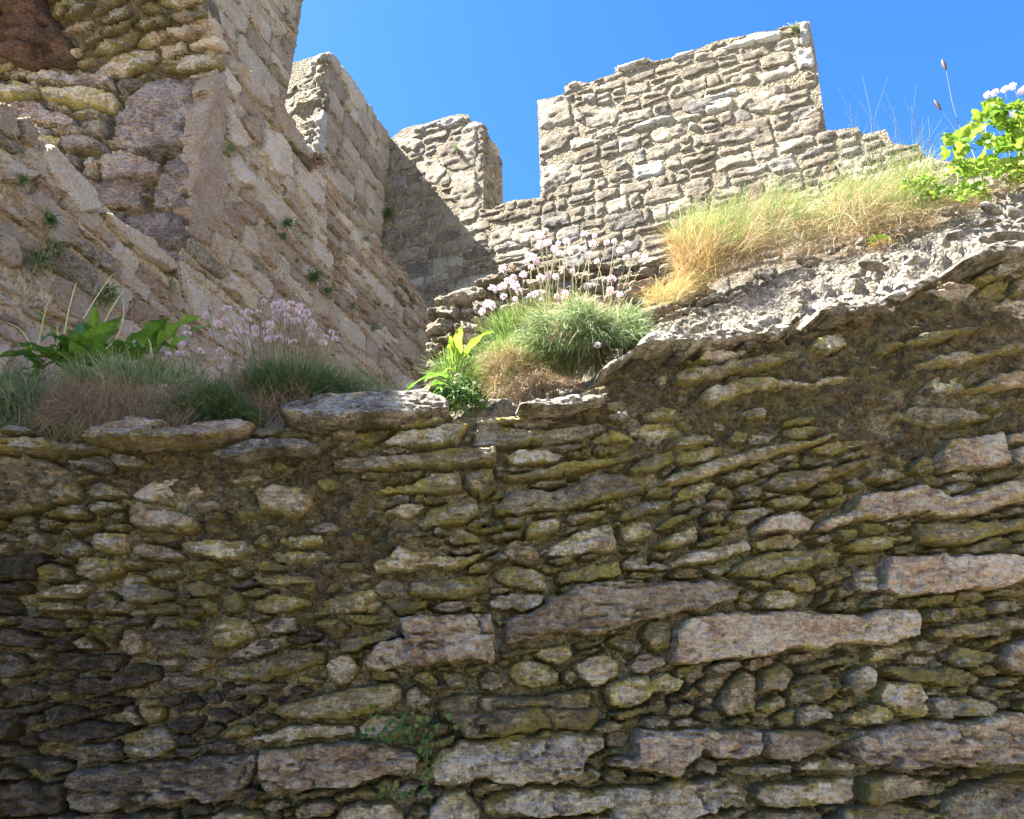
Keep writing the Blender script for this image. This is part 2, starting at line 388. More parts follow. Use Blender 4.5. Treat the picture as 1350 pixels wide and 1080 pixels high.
def pack(region, blocks, size, aspect, gap, seed, skip=None, sizef=None, tries=9000, lean=0.0):
    """fill a region (list of polygon points in wall metres) with close-fitting irregular cells round the given blocks"""
    rg = random.Random(seed); reg = np.asarray(region, float); mn, mx = reg.min(0), reg.max(0)
    bl = [np.asarray(b, float) for b in blocks]
    T = np.array([[1 / aspect, 0], [lean, 1]])                       # metric: stones are aspect times wider than tall
    bs = []
    for b in bl:
        q = np.roll(b, -1, 0)
        for a, c in zip(b, q):
            n = max(1, int(np.linalg.norm(c - a) / (size * .45)))
            for k in range(n): bs.append(a + (c - a) * k / n)
    bs = np.array(bs) if bs else np.zeros((0, 2)); BT = bs @ T.T if len(bs) else bs
    cand = np.column_stack([np.array([rg.uniform(mn[0], mx[0]) for _ in range(tries)]), np.array([rg.uniform(mn[1], mx[1]) for _ in range(tries)])])
    ok = inside(cand, reg)
    for b in bl:
        lo, hi = b.min(0), b.max(0); m = ok & (cand[:, 0] > lo[0]) & (cand[:, 0] < hi[0]) & (cand[:, 1] > lo[1]) & (cand[:, 1] < hi[1])
        j = np.where(m)[0]
        if len(j): ok[j[inside(cand[j], b)]] = False
    cand = cand[ok]; CT = cand @ T.T
    if len(BT):
        keep = np.array([((BT - c) ** 2).sum(1).min() > (size * .20) ** 2 for c in CT]) if len(CT) else []
        cand = cand[keep]; CT = CT[keep]
    S = []; r = size
    acc = np.zeros((0, 2)); sz = np.zeros(0)
    for c, ct in zip(cand, CT):
        rr = r * (sizef(c) if sizef else 1.0) * rg.choice([.5, .7, 1.0, 1.0, 1.5])
        if skip and skip(c): continue
        if len(acc) and (np.hypot(*(acc - ct).T) < .5 * (sz + rr) * .92).any(): continue
        acc = np.vstack([acc, ct]); sz = np.append(sz, rr); S.append(c)
    out = []
    for i, c in enumerate(acc):
        h = sz[i] * 1.7
        a0 = rg.uniform(0, 6); cell = [(c[0] + h * .95 * math.cos(a0 + a), c[1] + h * .95 * math.sin(a0 + a)) for a in [0, rg.uniform(.7, 1.3), rg.uniform(1.8, 2.3), rg.uniform(2.9, 3.4), rg.uniform(3.9, 4.5), rg.uniform(5., 5.5)]]
        d = acc - c; D2 = np.hypot(d[:, 0], d[:, 1]); near = np.argsort(D2)[1:22]
        for j in near:
            if D2[j] > 4 * sz[i] + sz[j]: break
            nv = d[j] / D2[j]; wgt = sz[i] / (sz[i] + sz[j])
            cell = clip_half(cell, nv, nv.dot(c) + D2[j] * (.5 + .5 * (wgt - .5) * 1.2) - gap)
            if len(cell) < 3: break
        if len(cell) >= 3 and len(BT):
            d = BT - c; D2 = np.hypot(d[:, 0], d[:, 1])
            for j in np.argsort(D2)[:26]:
                if D2[j] > 2.2 * sz[i]: break
                nv = d[j] / D2[j]; cell = clip_half(cell, nv, nv.dot(c) + D2[j] * .97 - gap)
                if len(cell) < 3: break
        if len(cell) < 3: continue
        Ti = np.linalg.inv(T); cell = [tuple(Ti @ np.array(p)) for p in cell]
        # region clipped by the (convex) cell
        cp = cell if area(cell) > 0 else cell[::-1]
        xs = np.array(cp)
        if inside(xs, reg).all(): res = cp
        else:
            res = [tuple(p) for p in region]
            for k in range(len(cp)):
                a, b = np.array(cp[k]), np.array(cp[(k + 1) % len(cp)]); e = b - a
                nn = np.array([e[1], -e[0]]); ln = np.hypot(*nn)
                if ln < 1e-9: continue
                nn /= ln; res = clip_half(res, nn, nn.dot(a))
                if len(res) < 3: break
        if len(res) >= 3 and abs(area(res)) > (size * .28) ** 2 * aspect: out.append(res)
    return out
def courses(region, blocks, h0, h1, w0, w1, gap, seed, skew=0.0, stack=.25):
    """roughly squared blocks laid in uneven courses, cut to the outline and kept clear of the given blocks"""
    rg = random.Random(seed); reg = np.asarray(region, float); mn, mx = reg.min(0), reg.max(0); out = []
    bl = [np.asarray(b, float) for b in blocks]
    def wv(u, v): return .018 * math.sin(u * 2.1 + v * 5) + .012 * math.sin(u * 5.3 + v * 11 + seed)
    v = mn[1] - .1
    while v < mx[1] + .1:
        h = rg.uniform(h0, h1); u = mn[0] - rg.uniform(0, w1)
        while u < mx[0] + w1:
            w = rg.uniform(w0, w1) * (1.0 if rg.random() < .8 else .5)
            j = lambda s: rg.uniform(-s, s)
            jj = h * .10; t = v + h
            parts = [(v, t)]
            if rg.random() < stack: m_ = v + h * rg.uniform(.35, .65); parts = [(v, m_), (m_, t)]
            for lo, hi in parts:
                q = [(u + gap + j(jj), lo + gap + j(jj)), (u + w * .5 + j(jj), lo + gap + j(jj) * .6), (u + w - gap + j(jj), lo + gap + j(jj)), (u + w - gap + j(jj), hi - gap + j(jj)), (u + w * rg.uniform(.3, .7), hi - gap + j(jj) * .6), (u + gap + j(jj), hi - gap + j(jj))]
                q = [(a + 0, b + wv(a, v) + skew * (a - mn[0])) for a, b in q]
                P = np.array(q); c = P.mean(0)
                smp = np.vstack([P * .8 + c * .2, c[None]])
                if any(inside(smp, b).mean() > .5 or inside(b.mean(0)[None], P)[0] for b in bl if abs(b.mean(0) - c).max() < 1.2): continue
                if not inside(P, reg).all():
                    if not inside(smp, reg).any(): continue
                    hull = q; res = [tuple(p) for p in region]
                    for k in range(len(hull)):
                        a_, b_ = np.array(hull[k]), np.array(hull[(k + 1) % len(hull)]); e = b_ - a_; nn = np.array([e[1], -e[0]]); ln = np.hypot(*nn)
                        if ln < 1e-9: continue
                        nn /= ln; res = clip_half(res, nn, nn.dot(a_))
                        if len(res) < 3: break
                    if len(res) < 3 or abs(area(res)) < .25 * h * h: continue
                    q = res
                out.append(q)
            u += w
        v += h
    return out
def dedupe(polys):
    keep = []
    for st in polys:
        p = np.array(st[1]); c = p.mean(0)[None]
        if any(inside(c, k[1])[0] or inside(np.array(k[1]).mean(0)[None], p)[0] for k in keep): continue
        keep.append(st)
    return keep
def slab_core(name, pl, poly, w0, w1, mat, parent, inset=0):
    """solid core of a wall: its outline given real thickness"""
    import bmesh
    bm = bmesh.new(); f = [bm.verts.new(pl.pos(np.array([u, v, w0]))) for u, v in poly]; b = [bm.verts.new(pl.pos(np.array([u, v, w1]))) for u, v in poly]
    n = len(poly); bm.faces.new(f); bm.faces.new(b[::-1])
    for i in range(n): bm.faces.new((f[i], b[i], b[(i + 1) % n], f[(i + 1) % n]))
    bmesh.ops.recalc_face_normals(bm, faces=bm.faces); bmesh.ops.triangulate(bm, faces=bm.faces)
    me = bpy.data.meshes.new(name); bm.to_mesh(me); bm.free()
    a = me.attributes.new('soil', 'FLOAT', 'POINT'); a.data.foreach_set('value', np.full(len(me.vertices), .35, np.float32))
    return link(name, me, mat, parent)
def P_(s): return [tuple(float(v) for v in t.split(',')) for t in s.split()]

# ------------------------------------------------------------------ ground outside and below
def ground():
    n = 90; xs = np.concatenate([np.linspace(-600, -12, 20), np.linspace(-11, 11, 60), np.linspace(12, 600, 20)]); ys = xs
    gx, gy = np.meshgrid(xs, ys); G = np.column_stack([gx.ravel(), gy.ravel(), np.zeros(gx.size)])
    G[:, 2] = .03 * fbm(G * .9, 4, 3) + np.where((abs(G[:, 0]) > 15) | (abs(G[:, 1]) > 15), .8 * fbm(G * .01, 3, 5) - .5, 0)
    idx = np.arange(gx.size).reshape(gx.shape); q = np.stack([idx[:-1, :-1], idx[:-1, 1:], idx[1:, 1:], idx[1:, :-1]], -1).reshape(-1, 4)
    o = link('ground', raw_mesh('ground', G, q, {'soil': np.full(len(G), .4)}), earth_mat('courtyard_earth', (.42, .35, .24), (.56, .48, .35), (.42, .35, .24), (.56, .48, .35), moss=.3, sc=.3)); o['kind'] = 'structure'
ground()
# unseen wall added to bounce sunlight onto the shaded walls, right of the viewer
def bounce_wall(name, x0, y0, x1, y1, h, label):
    o = empty(name, [(x0 + x1) / 2, (y0 + y1) / 2, 0], label, 'wall')
    pl = Plane([x0, y0, 0], [x1 - x0, y1 - y0, 0], [0, 0, 1]); L = math.hypot(x1 - x0, y1 - y0)
    n = int(L / .4); top = [(L * k / n, h + rnd.uniform(-.25, .15)) for k in range(n + 1)]
    slab_core('wall_core', pl, [(0, -.3), (L, -.3)] + top[::-1], 0, -.8, M['B'], o)
    s_ = Stones(pl, px=9); 
    for c in courses([(0, 0), (L, 0)] + top[::-1], [], .22, .4, .35, .8, .006, 5): s_.add(c, rnd.choice('BBG'), depth=.03, fac=.4)
    s_.build(o, M, 0, 'stone', 'wall_stones')
bounce_wall('added_bounce_wall', 4.6, 2.4, 4.6, -7.5, 6.5, 'unseen stone wall added on the right to bounce sunlight, out of the picture')
#bounce_wall('added_bounce_wall', 4.6, -7.5, -3.4, -7.5, 6.0, 'stone wall closing the courtyard behind the viewer, out of the picture')

# ------------------------------------------------------------------ nearest wall
az = R(174)
NW = Plane([0, 1.86, 2.5], [math.cos(R(6)), math.sin(R(6)), 0], [math.sin(az) * .07, math.cos(az) * .07, 1])
RIM = P_("-300,560 -60,560 0,565 130,577 200,577 300,562 370,562 480,560 590,548 660,545 740,535 770,512 850,470 940,455 1030,435 1080,422 1140,405 1240,368 1350,347 1700,260")
rimuv = sorted(NW.poly(RIM)); RU = np.array([r[0] for r in rimuv]); RV = np.array([r[1] for r in rimuv])
def rimv(u): return np.interp(u, RU, RV)

TR = []      # style, polygon in wall metres, options
def reg(ox, oy, sc, rows):
    for ln in rows.strip().splitlines():
        h, s = ln.split(':'); f = h.split(); TR.append((f[0], NW.poly(P_(s), ox, oy, sc), f[1:]))
reg(0, 0, 1, """
w slab: 372,553 385,540 420,527 470,520 500,515 560,512 590,532 592,552 520,565 440,573 390,566
w slab: 826,470 845,448 920,450 985,424 1015,413 1026,428 1024,444 970,458 905,472 850,474
w slab: 1028,431 1044,420 1052,427 1036,440
w slab: 1055,432 1062,420 1110,408 1160,403 1142,418 1100,434 1080,437
w slab: 668,547 750,530 800,528 790,540 740,552 690,552
w slab: 1240,365 1262,345 1300,330 1360,322 1420,316 1420,340 1350,350 1290,362 1262,374
p c: 665,850 667,815 700,805 725,788 760,773 800,766 860,767 930,766 980,774 965,790 900,808 840,822 800,830 770,838 720,842 700,852
""")
reg(0, 540, 3, """
g slab: 0,175 30,150 230,130 245,160 230,188 0,192
g slab: 35,110 90,82 170,98 200,130 60,132
p slab: 370,130 440,90 560,50 620,58 700,72 640,112 600,152 540,168 380,162
p slab: 560,135 660,115 800,80 980,62 1040,80 1000,120 880,150 720,168 570,178
w slab: 970,140 1080,128 1250,150 1290,170 1270,200 1150,196 1080,190 960,228 880,222 870,200
d: 275,208 430,195 475,215 470,250 430,270 290,237
g: 430,190 500,180 620,220 600,245 480,245
t r: 0,200 180,195 330,270 325,370 200,395 40,420 -60,430 -60,210
g: 890,285 1020,260 1060,280 1030,300 920,307
w: 875,320 925,316 928,345 880,347
g: 340,350 410,290 520,330 522,355 430,362
t c: 515,400 560,368 700,395 790,445 802,480 740,497 600,482 525,472
g: 450,415 505,405 512,450 455,447
t: 775,375 860,358 890,390 860,412 790,422
m: 820,420 890,412 900,442 820,457
m: 895,402 960,385 1020,400 1022,440 940,442
m: 805,470 860,453 905,480 895,502 815,497
t: 1010,330 1090,298 1240,310 1250,380 1180,437 1030,412
g: 250,470 300,450 420,448 400,477 300,497
g: 215,570 240,530 330,513 370,540 360,577 290,597
d: -60,600 60,575 180,568 200,610 140,672 40,682 -60,684
m: 305,610 340,575 420,585 500,600 502,650 380,687 320,662
m: 170,630 215,608 295,630 300,682 180,692
d: -60,690 100,680 130,700 90,727 -60,727
t r: 380,490 520,490 500,570 400,577 375,550
p: 530,550 600,530 740,570 740,600 640,607 540,582
t: 725,530 860,513 1000,530 1030,560 960,592 860,602 740,572
m: 1000,540 1050,483 1100,540 1060,557
g: 1110,510 1280,498 1290,540 1170,557 1110,542
m: 1000,610 1060,600 1160,625 1140,647 1020,642
m: 1010,670 1130,653 1260,665 1250,692 1100,702 1040,697
m: 900,630 960,620 1000,650 960,672 910,667
m: 840,650 880,640 900,680 850,692
g: 600,640 700,613 740,640 720,672 620,682
m: 720,700 800,678 890,700 880,742 780,747
g: 486,690 520,640 590,660 620,700 700,720 702,745 600,772 540,777 490,752
t: 105,770 240,758 350,770 340,802 180,802
t r: 748,755 800,745 880,760 870,812 745,812
m: 890,740 960,718 972,790 930,812 890,802
m: 1000,760 1090,730 1230,748 1242,780 1100,812 1010,802
m: 585,775 680,758 738,770 738,812 590,812
g: 1050,460 1110,453 1122,490 1070,497
g: 1200,480 1290,450 1350,458 1350,490 1250,502
t: 360,730 440,710 480,760 470,812 350,812
t: 1070,240 1110,208 1160,235 1150,252 1090,257
m: 1250,290 1330,278 1350,300 1340,332 1270,332
t: 120,510 180,488 215,540 200,562 140,542
d: -60,740 40,740 80,790 60,812 -60,812
""")
reg(0, 810, 3, """
m: 820,90 840,30 900,0 1000,10 1030,90 940,127 860,132
g: 1030,45 1090,10 1180,10 1182,72 1080,77
t r: 365,60 380,10 500,10 520,60 450,132 380,92
p: 480,140 520,55 575,70 582,150 540,172
g: 265,30 300,10 350,30 340,62 270,57
d: 200,150 260,90 310,70 290,132 250,152
g: 290,120 350,80 390,110 420,142 330,142
m r: 355,180 370,150 500,160 480,232 370,227
d: 285,300 310,240 460,255 500,200 560,188 640,210 642,260 560,292 430,317 300,322
d: 15,310 110,268 200,290 180,342 100,352 30,332
m: 860,240 880,200 1000,190 1100,150 1170,128 1290,150 1302,190 1200,222 1060,262 940,262
g: 1240,115 1290,93 1345,115 1340,142 1260,132
g: 1170,250 1200,233 1290,260 1280,277 1190,277
d: 1130,290 1200,278 1240,305 1180,327
t: 1290,190 1320,163 1390,150 1425,210 1400,270 1350,285 1300,262
m: 790,310 860,298 875,350 830,362
m: 820,370 900,368 945,410 900,432 830,402
m: 880,480 930,430 1010,438 1012,480 900,492
g: 1000,480 1060,465 1140,432 1290,430 1400,440 1420,470 1350,482 1180,502 1010,502
m: 560,330 650,328 652,410 600,437 570,402
p: 490,400 530,350 585,430 560,447
g: 670,470 760,478 790,512 720,517
m: 810,510 900,490 970,530 940,547 830,537
d c: 262,680 290,630 400,600 600,562 700,570 850,558 1010,550 1022,600 960,712 900,737 780,742 700,737 600,747 420,777 290,777
d c: -60,665 100,655 250,660 262,690 253,782 120,797 -60,797
d: 40,580 90,545 230,570 300,590 290,622 180,622
d: 140,460 250,435 350,418 470,430 490,482 330,512 200,512
d: -60,500 70,510 150,540 130,562 -60,562
d: 75,805 380,772 560,782 700,760 708,830 690,880 80,880
p: 1165,770 1200,740 1300,725 1337,745 1325,792 1180,807
g: 1115,780 1165,765 1162,797 1120,797
g: 840,790 900,770 1040,780 1060,850 850,850
g: 715,760 760,733 840,750 840,790 730,790
t r: -60,390 70,358 100,400 60,492 -60,512
d: 60,0 120,5 250,15 252,62 120,62
g r: 520,470 600,440 650,440 720,520 640,555 540,575 515,540
m: 80,410 170,388 180,432 100,442
d: 180,380 250,350 350,378 370,412 280,442 200,432
t: 750,180 820,163 860,200 800,232 750,232
p: 643,190 700,168 740,190 720,212 650,207
d: -60,60 40,50 110,70 200,90 160,140 60,130 -60,120
d: -60,160 60,150 120,180 130,230 60,260 -60,240
d: -60,600 60,600 130,630 100,650 -60,650
""")
reg(400, 540, 3, """
g: 310,137 370,105 440,88 600,55 662,58 650,90 600,142 520,162 400,157 320,162
g: 665,157 678,70 720,45 800,78 920,90 1060,72 1160,58 1202,85 1100,132 960,142 860,142 780,162 720,167
t: 110,215 200,188 400,195 620,158 760,163 772,215 640,237 430,242 200,257 130,247
t: 210,270 260,253 350,260 340,282 230,287
m: 270,330 330,308 420,298 500,258 620,248 632,320 520,337 420,337 300,347
t r: 642,250 750,238 768,330 700,362 640,312
m: 450,460 490,400 580,368 690,363 702,420 640,457 540,467 460,482
g: 790,200 840,168 960,163 1040,188 1000,217 860,227 800,222
m: 770,280 900,248 1060,208 1240,188 1345,158 1342,190 1250,217 1130,242 1040,262 900,287 790,292
g: 743,410 748,380 820,323 960,318 1060,308 1110,268 1200,253 1300,268 1362,300 1340,332 1200,367 1060,397 930,412 790,432 750,432
t: 1020,440 1070,413 1150,403 1210,398 1180,432 1060,462
m: 870,480 890,448 1000,428 1022,480 960,502 880,512
t: 770,450 800,428 868,430 866,465 800,472
t: 550,525 600,480 640,473 700,510 702,535 600,542
m: 710,505 800,483 862,478 862,510 750,527
m: 470,540 480,508 540,513 540,542 490,547
g: 500,490 520,468 560,475 565,502 520,502
t: 948,578 960,540 1080,488 1210,448 1227,500 1237,567 1130,570 1020,592 960,587
t: 263,620 340,580 380,528 410,550 520,580 640,588 760,538 782,550 700,592 640,632 560,642 520,622 400,647 290,657
m: 945,600 1060,577 1070,607 1000,622
t: 1075,577 1160,574 1170,592 1090,602
m: 985,680 1010,650 1100,620 1240,598 1262,660 1150,682 1000,697
g: 1244,610 1290,575 1360,570 1360,642 1260,642
t: 1240,470 1300,445 1370,440 1372,510 1300,530 1250,532
g: 1235,420 1290,385 1370,365 1370,410 1290,442 1240,447
m: 1250,555 1330,538 1340,562 1270,572
m: 740,640 800,618 900,630 960,658 966,722 900,722 800,702 750,672
g: 720,770 760,738 880,723 952,740 942,782 860,802 730,792
m: 400,740 420,685 520,668 640,663 732,648 722,720 640,752 500,752
t: 40,290 120,268 160,300 120,332 60,322
g: 0,460 80,448 170,460 150,477 60,482 0,487
g: 190,490 250,498 240,532 200,532
t: 130,610 240,603 250,637 150,642
t: 0,150 60,143 110,165 70,197 0,187
m: 990,715 1040,693 1110,710 1060,732 1000,727
t r: 780,560 820,518 900,528 940,590 900,622 800,602
t: 100,690 150,678 140,732 90,732
m: 0,700 20,678 60,690 50,722 0,742
""")
reg(400, 810, 3, """
p c: -170,530 -120,513 0,510 300,503 420,528 467,570 452,622 340,642 200,672 0,692 -130,702 -177,650
p c: 233,182 280,130 400,87 380,62 370,12 500,0 740,0 767,80 757,197 640,187 500,207 380,224 250,207
m: 170,0 350,0 350,37 240,47 180,32
t: 143,152 150,100 260,78 264,130 210,150
g: 40,110 100,88 138,120 130,147 50,132
t: 95,240 100,190 140,163 210,200 230,252 170,287 120,287
m: -30,190 -10,145 60,148 110,170 60,212 -20,217
m: 250,235 290,213 380,225 390,262 290,267
m: 420,250 450,223 500,218 540,270 530,302 480,292
t: 540,230 610,223 640,240 642,290 570,292
t: 690,250 740,213 780,240 790,290 740,307 692,292
m: 808,240 820,193 900,173 960,188 1012,230 1000,272 900,302 840,292
m: 900,160 940,128 1050,113 1062,170 1000,202 950,192
t: 1013,250 1020,223 1065,218 1077,255 1040,287
t: 1065,200 1130,163 1210,148 1252,200 1230,252 1160,292 1090,262
m: 1188,100 1240,73 1300,78 1332,120 1310,167 1250,152 1200,127
m: 1060,113 1170,98 1160,127 1080,142
m: -110,388 -80,355 60,318 200,278 350,266 402,295 397,347 320,377 180,412 20,417 -80,405
g: 403,370 408,295 440,278 512,330 500,352 440,382
m c: 505,370 530,318 640,303 800,318 1000,318 1100,288 1160,308 1177,390 1130,467 1000,452 900,472 780,482 640,482 560,422
g c: 500,602 540,538 640,488 780,483 880,478 960,458 1100,468 1192,480 1192,522 1130,562 1100,622 1000,667 860,662 740,652 640,672 520,677
g: 1050,660 1060,618 1140,593 1172,620 1152,657 1090,677
m: 1170,640 1200,603 1260,608 1282,635 1230,672 1190,667
m: 1180,300 1200,268 1260,248 1355,238 1380,300 1350,342 1280,372 1200,372
t: 1195,390 1280,374 1350,357 1370,395 1290,407 1240,422
g: 195,690 250,678 300,690 300,717 220,717
g: 110,830 150,760 220,738 350,738 400,790 400,860 110,860
g: 450,850 500,760 560,690 640,680 700,760 692,850
g c: 700,740 800,688 900,678 1100,688 1290,678 1325,740 1200,772 1050,792 900,802 720,792
g: 360,680 420,653 480,670 440,697 370,702
g: -10,425 60,418 150,438 200,460 150,492 20,502 -10,492
m: 390,400 460,382 500,400 490,432 400,432
g: 720,810 900,812 1050,805 1200,785 1300,790 1320,850 720,860
""")
reg(800, 400, 2.4545, """
t: 200,262 230,230 380,198 560,158 620,153 627,180 520,222 400,247 250,277
t: 265,332 300,288 420,248 500,248 650,263 700,243 850,228 847,250 720,277 620,287 520,287 430,312 340,342
m: 838,172 860,128 940,138 1020,98 1190,78 1192,100 1040,142 940,152 880,177
t: 950,212 1040,178 1130,163 1170,178 1300,128 1400,110 1400,145 1200,197 1090,217 1000,227
p: 1180,280 1230,240 1400,212 1400,270 1200,297 1100,307 1040,327
t: 878,367 980,338 1120,348 1240,365 1230,387 1120,402 1040,417 960,402
t: 1180,345 1240,318 1257,340 1240,358
t: 1285,332 1320,298 1400,300 1400,332
g: 400,372 460,343 512,355 500,387 440,387
m: 540,402 600,373 680,373 640,402 560,410
t: 155,592 200,558 320,518 420,488 520,458 640,448 742,418 737,440 640,472 500,512 340,562 240,592
t: 380,440 400,418 450,428 440,462 390,462
m: 0,532 40,498 160,448 232,438 200,472 80,502 20,537
m: 50,540 140,490 212,478 217,520 150,552 60,552
t: 478,592 560,548 700,533 862,498 842,530 700,582 600,617 520,607
t: 23,702 60,658 160,618 232,603 232,640 170,682 60,712
m: 148,732 190,698 240,678 262,700 200,732 160,742
m: 23,762 40,718 110,703 137,730 110,767 45,782
g: 303,692 330,673 372,690 367,717 310,717
m: 323,622 360,598 397,615 392,637 330,637
g: 378,702 400,673 500,663 512,690 440,727 390,722
p: 453,742 500,698 600,678 647,720 632,752 560,747 470,752
t: 408,602 450,583 500,608 482,642 430,642
t: 498,642 600,623 662,635 640,662 540,672
m: 678,642 760,618 757,650 700,667
m: 618,682 690,663 702,680 640,697
g: 758,582 790,563 832,595 800,612 770,607
t: 808,577 850,543 920,533 967,570 900,587
m: 963,537 1000,498 1042,503 1042,550 1000,562 970,552
p: 1053,512 1078,453 1180,438 1252,423 1272,480 1287,532 1180,542 1070,552
p: 1270,432 1400,405 1400,452 1275,467
p: 1288,477 1400,452 1400,540 1300,532
p big: 657,742 700,698 780,670 800,633 880,618 1000,593 1090,638 1200,598 1400,555 1400,642 1250,667 1180,692 1080,697 960,697 840,707 740,732 690,747
m: 973,752 985,718 1100,713 1240,708 1400,680 1400,735 1260,747 1150,782 1060,792 990,777
t: 0,702 20,688 27,770 0,777
t: 140,792 200,748 280,718 292,770 200,802
t: 638,772 700,748 732,770 680,787
m: 738,792 800,763 922,753 912,802 800,812
t: 150,250 190,233 197,280 160,292
t: 100,370 170,338 222,350 212,387 110,392
g: 660,120 740,108 762,150 700,182 640,162
g: -20,370 60,353 77,380 30,397
""")
reg(800, 700, 2.4545, """
t: 183,102 250,73 380,43 450,28 467,65 380,97 260,117 195,132
t: 38,102 70,78 150,73 177,110 140,132 50,132
m: 388,142 400,113 500,73 640,63 742,70 742,95 620,132 500,157 410,152
m: 555,142 650,130 662,200 600,202 560,182
m: 480,252 490,198 560,188 642,215 600,252 520,262
m: 663,252 700,188 737,185 700,242
m: 660,132 760,113 782,150 700,182 670,172
g: 785,182 790,128 860,108 862,200 800,207
p big: 865,197 868,130 900,88 1000,78 1180,78 1400,90 1400,165 1220,187 1100,197 1000,212 880,207
p big: 198,432 203,320 240,278 400,273 550,258 680,263 800,273 880,253 972,253 987,340 900,367 800,377 640,387 480,407 300,427
m: 103,337 130,293 202,288 202,387 140,392
m: -3,350 50,328 102,345 107,385 60,412 0,382
g: 1003,292 1010,258 1110,248 1132,270 1100,292 1040,302
t: 1018,347 1030,318 1150,298 1300,273 1347,295 1330,322 1200,347 1080,357
p: 1248,412 1270,368 1400,335 1400,480 1280,462 1260,442
m: 588,442 640,428 740,403 802,398 802,420 700,447 620,462
m: 868,457 900,428 1040,448 1080,428 1202,470 1192,502 1060,502 930,482
g: 758,522 760,458 830,428 872,460 850,512 790,542
t: 868,522 890,483 1000,488 1032,540 1022,602 940,602 880,562
g: 1040,542 1160,528 1242,560 1232,602 1040,607
m r: 568,502 640,458 742,468 742,520 700,552 580,562
t: 478,522 490,458 560,418 602,460 560,522
t: 348,562 380,498 440,448 472,470 472,590 380,607
m: 108,492 180,453 242,480 232,522 140,527
g: 0,612 30,578 150,558 300,543 292,560 180,592 40,617
p c: 73,692 90,643 300,638 487,633 487,722 420,737 300,717 258,742 230,792 180,792 0,762 0,733 80,730
p: 495,642 640,633 722,660 722,690 660,712 600,742 500,737
p c: 773,682 800,648 900,623 1060,613 1250,588 1400,590 1400,742 1240,757 1000,762 800,767
g: 348,772 400,753 500,753 577,743 577,787 420,797
g: 588,772 620,743 700,723 792,750 782,772
g: 263,772 290,728 350,738 348,768 345,792 290,782
g: 458,862 470,828 560,808 690,793 792,793 797,870 660,887 520,897
t: 803,882 813,798 900,778 1042,795 1047,850 960,862 840,882
t: 1048,812 1140,773 1157,795 1080,822
g c: 0,882 0,828 100,818 250,798 380,798 452,830 442,882 350,907 200,935 0,937
t c: 1058,872 1150,820 1250,788 1400,788 1400,980 1050,980
g: 698,932 760,888 900,868 1030,898 1045,975 690,975
g: 458,975 480,905 500,900 682,898 682,975
t: 1200,212 1240,188 1400,195 1400,217 1250,217
""")
TR = dedupe(TR)
wall = empty('rubble_wall', [0, 1.9, 0], 'nearest rough rubble wall in shade, mossy stones of all sizes, plants along its ragged top', 'wall')
sr = random.Random(3)
st = Stones(NW, px=2.3, sharp=24)
DEP = dict(p=.05, g=.042, m=.040, t=.040, d=.042, w=.085)
for s, poly, op in TR:
    A = abs(area(poly)); k = min(1.25, .75 + A * 18)
    kw = dict(depth=DEP[s] * k, strata=.7, tilt=.10, fac=.7)
    if s == 'p': kw.update(strata=.3, tilt=0, round_=.35)
    if 'slab' in op: kw.update(depth=.09, tilt=.75 if s == 'w' else .5, strata=.5, rough=1.1)
    if 'c' in op: kw.update(crack=1.0, strata=.6)
    if s == 'p': kw.update(fac=.25)
    if 'big' in op: kw.update(strata=.15, depth=.06, tilt=0, round_=.3)
    if 'r' in op: kw.update(rough=2.4, strata=1.0)
    pc_ = proj(NW.pos(np.array([[*np.mean(poly, 0), 0]])))[0]
    if s in 'gtm' and pc_[0] < 330 and pc_[1] > 860 and sr.random() < .6: s = 'd'  # extra dark stones stand in for shade at the lower left
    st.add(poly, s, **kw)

# ragged coping: thin slabs wherever the rim has no traced stone
u = -2.2; cr_ = random.Random(8)
while u < 2.45:
    L_ = cr_.uniform(.07, .24); hh = cr_.uniform(.018, .042); v0 = float(rimv(u + L_ / 2)) - cr_.uniform(.0, .03); sl = (float(rimv(u + L_)) - float(rimv(u))) * .9
    pc = np.array([[u + L_ / 2, v0 - hh / 2]])
    if not any(inside(pc, t[1])[0] for t in TR):
        k1, k2 = cr_.uniform(.1, .3), cr_.uniform(.1, .3)
        st.add([(u, v0 - hh * .5), (u + L_ * k1, v0 - hh), (u + L_ * (1 - k2), v0 - hh * .9 + sl), (u + L_, v0 - hh * .3 + sl), (u + L_ * .8, v0 + sl), (u + L_ * .3, v0 + sl * .3)], cr_.choice('w' if u > .1 else 'wgt' if u > -.4 else 'ggtp'), depth=cr_.uniform(.03, .06), tilt=.6, strata=.6, wob=1.4, rough=1.1)
    u += L_ * cr_.uniform(.75, 1.0)
# soil and crumbling mortar between the stones: (px, py, rx, ry, amount)
SOIL = [(1230, 450, 190, 65, 1), (1130, 480, 170, 50, 1), (980, 560, 120, 30, .8), (1250, 600, 80, 20, .7), (1060, 520, 150, 50, 1), (900, 520, 110, 50, .9), (1150, 560, 120, 40, 1), (860, 590, 60, 30, .5), (1330, 560, 60, 60, .9), (250, 620, 110, 40, 1),
        (330, 690, 90, 60, .9), (420, 640, 90, 70, 1), (470, 720, 90, 60, .9), (420, 770, 60, 50, .8), (260, 850, 60, 80, .5), (380, 600, 60, 25, .9), (760, 560, 60, 30, .8), (1230, 850, 90, 40, .3), (500, 760, 120, 40, .5)]
def soilf(pp):
    s = np.zeros(len(pp))
    for x, y, rx, ry, a in SOIL: s = np.maximum(s, a * 1.5 * np.exp(-(((pp[:, 0] - x) / rx) ** 2 + ((pp[:, 1] - y) / ry) ** 2)))
    return np.clip(s, 0, 1)
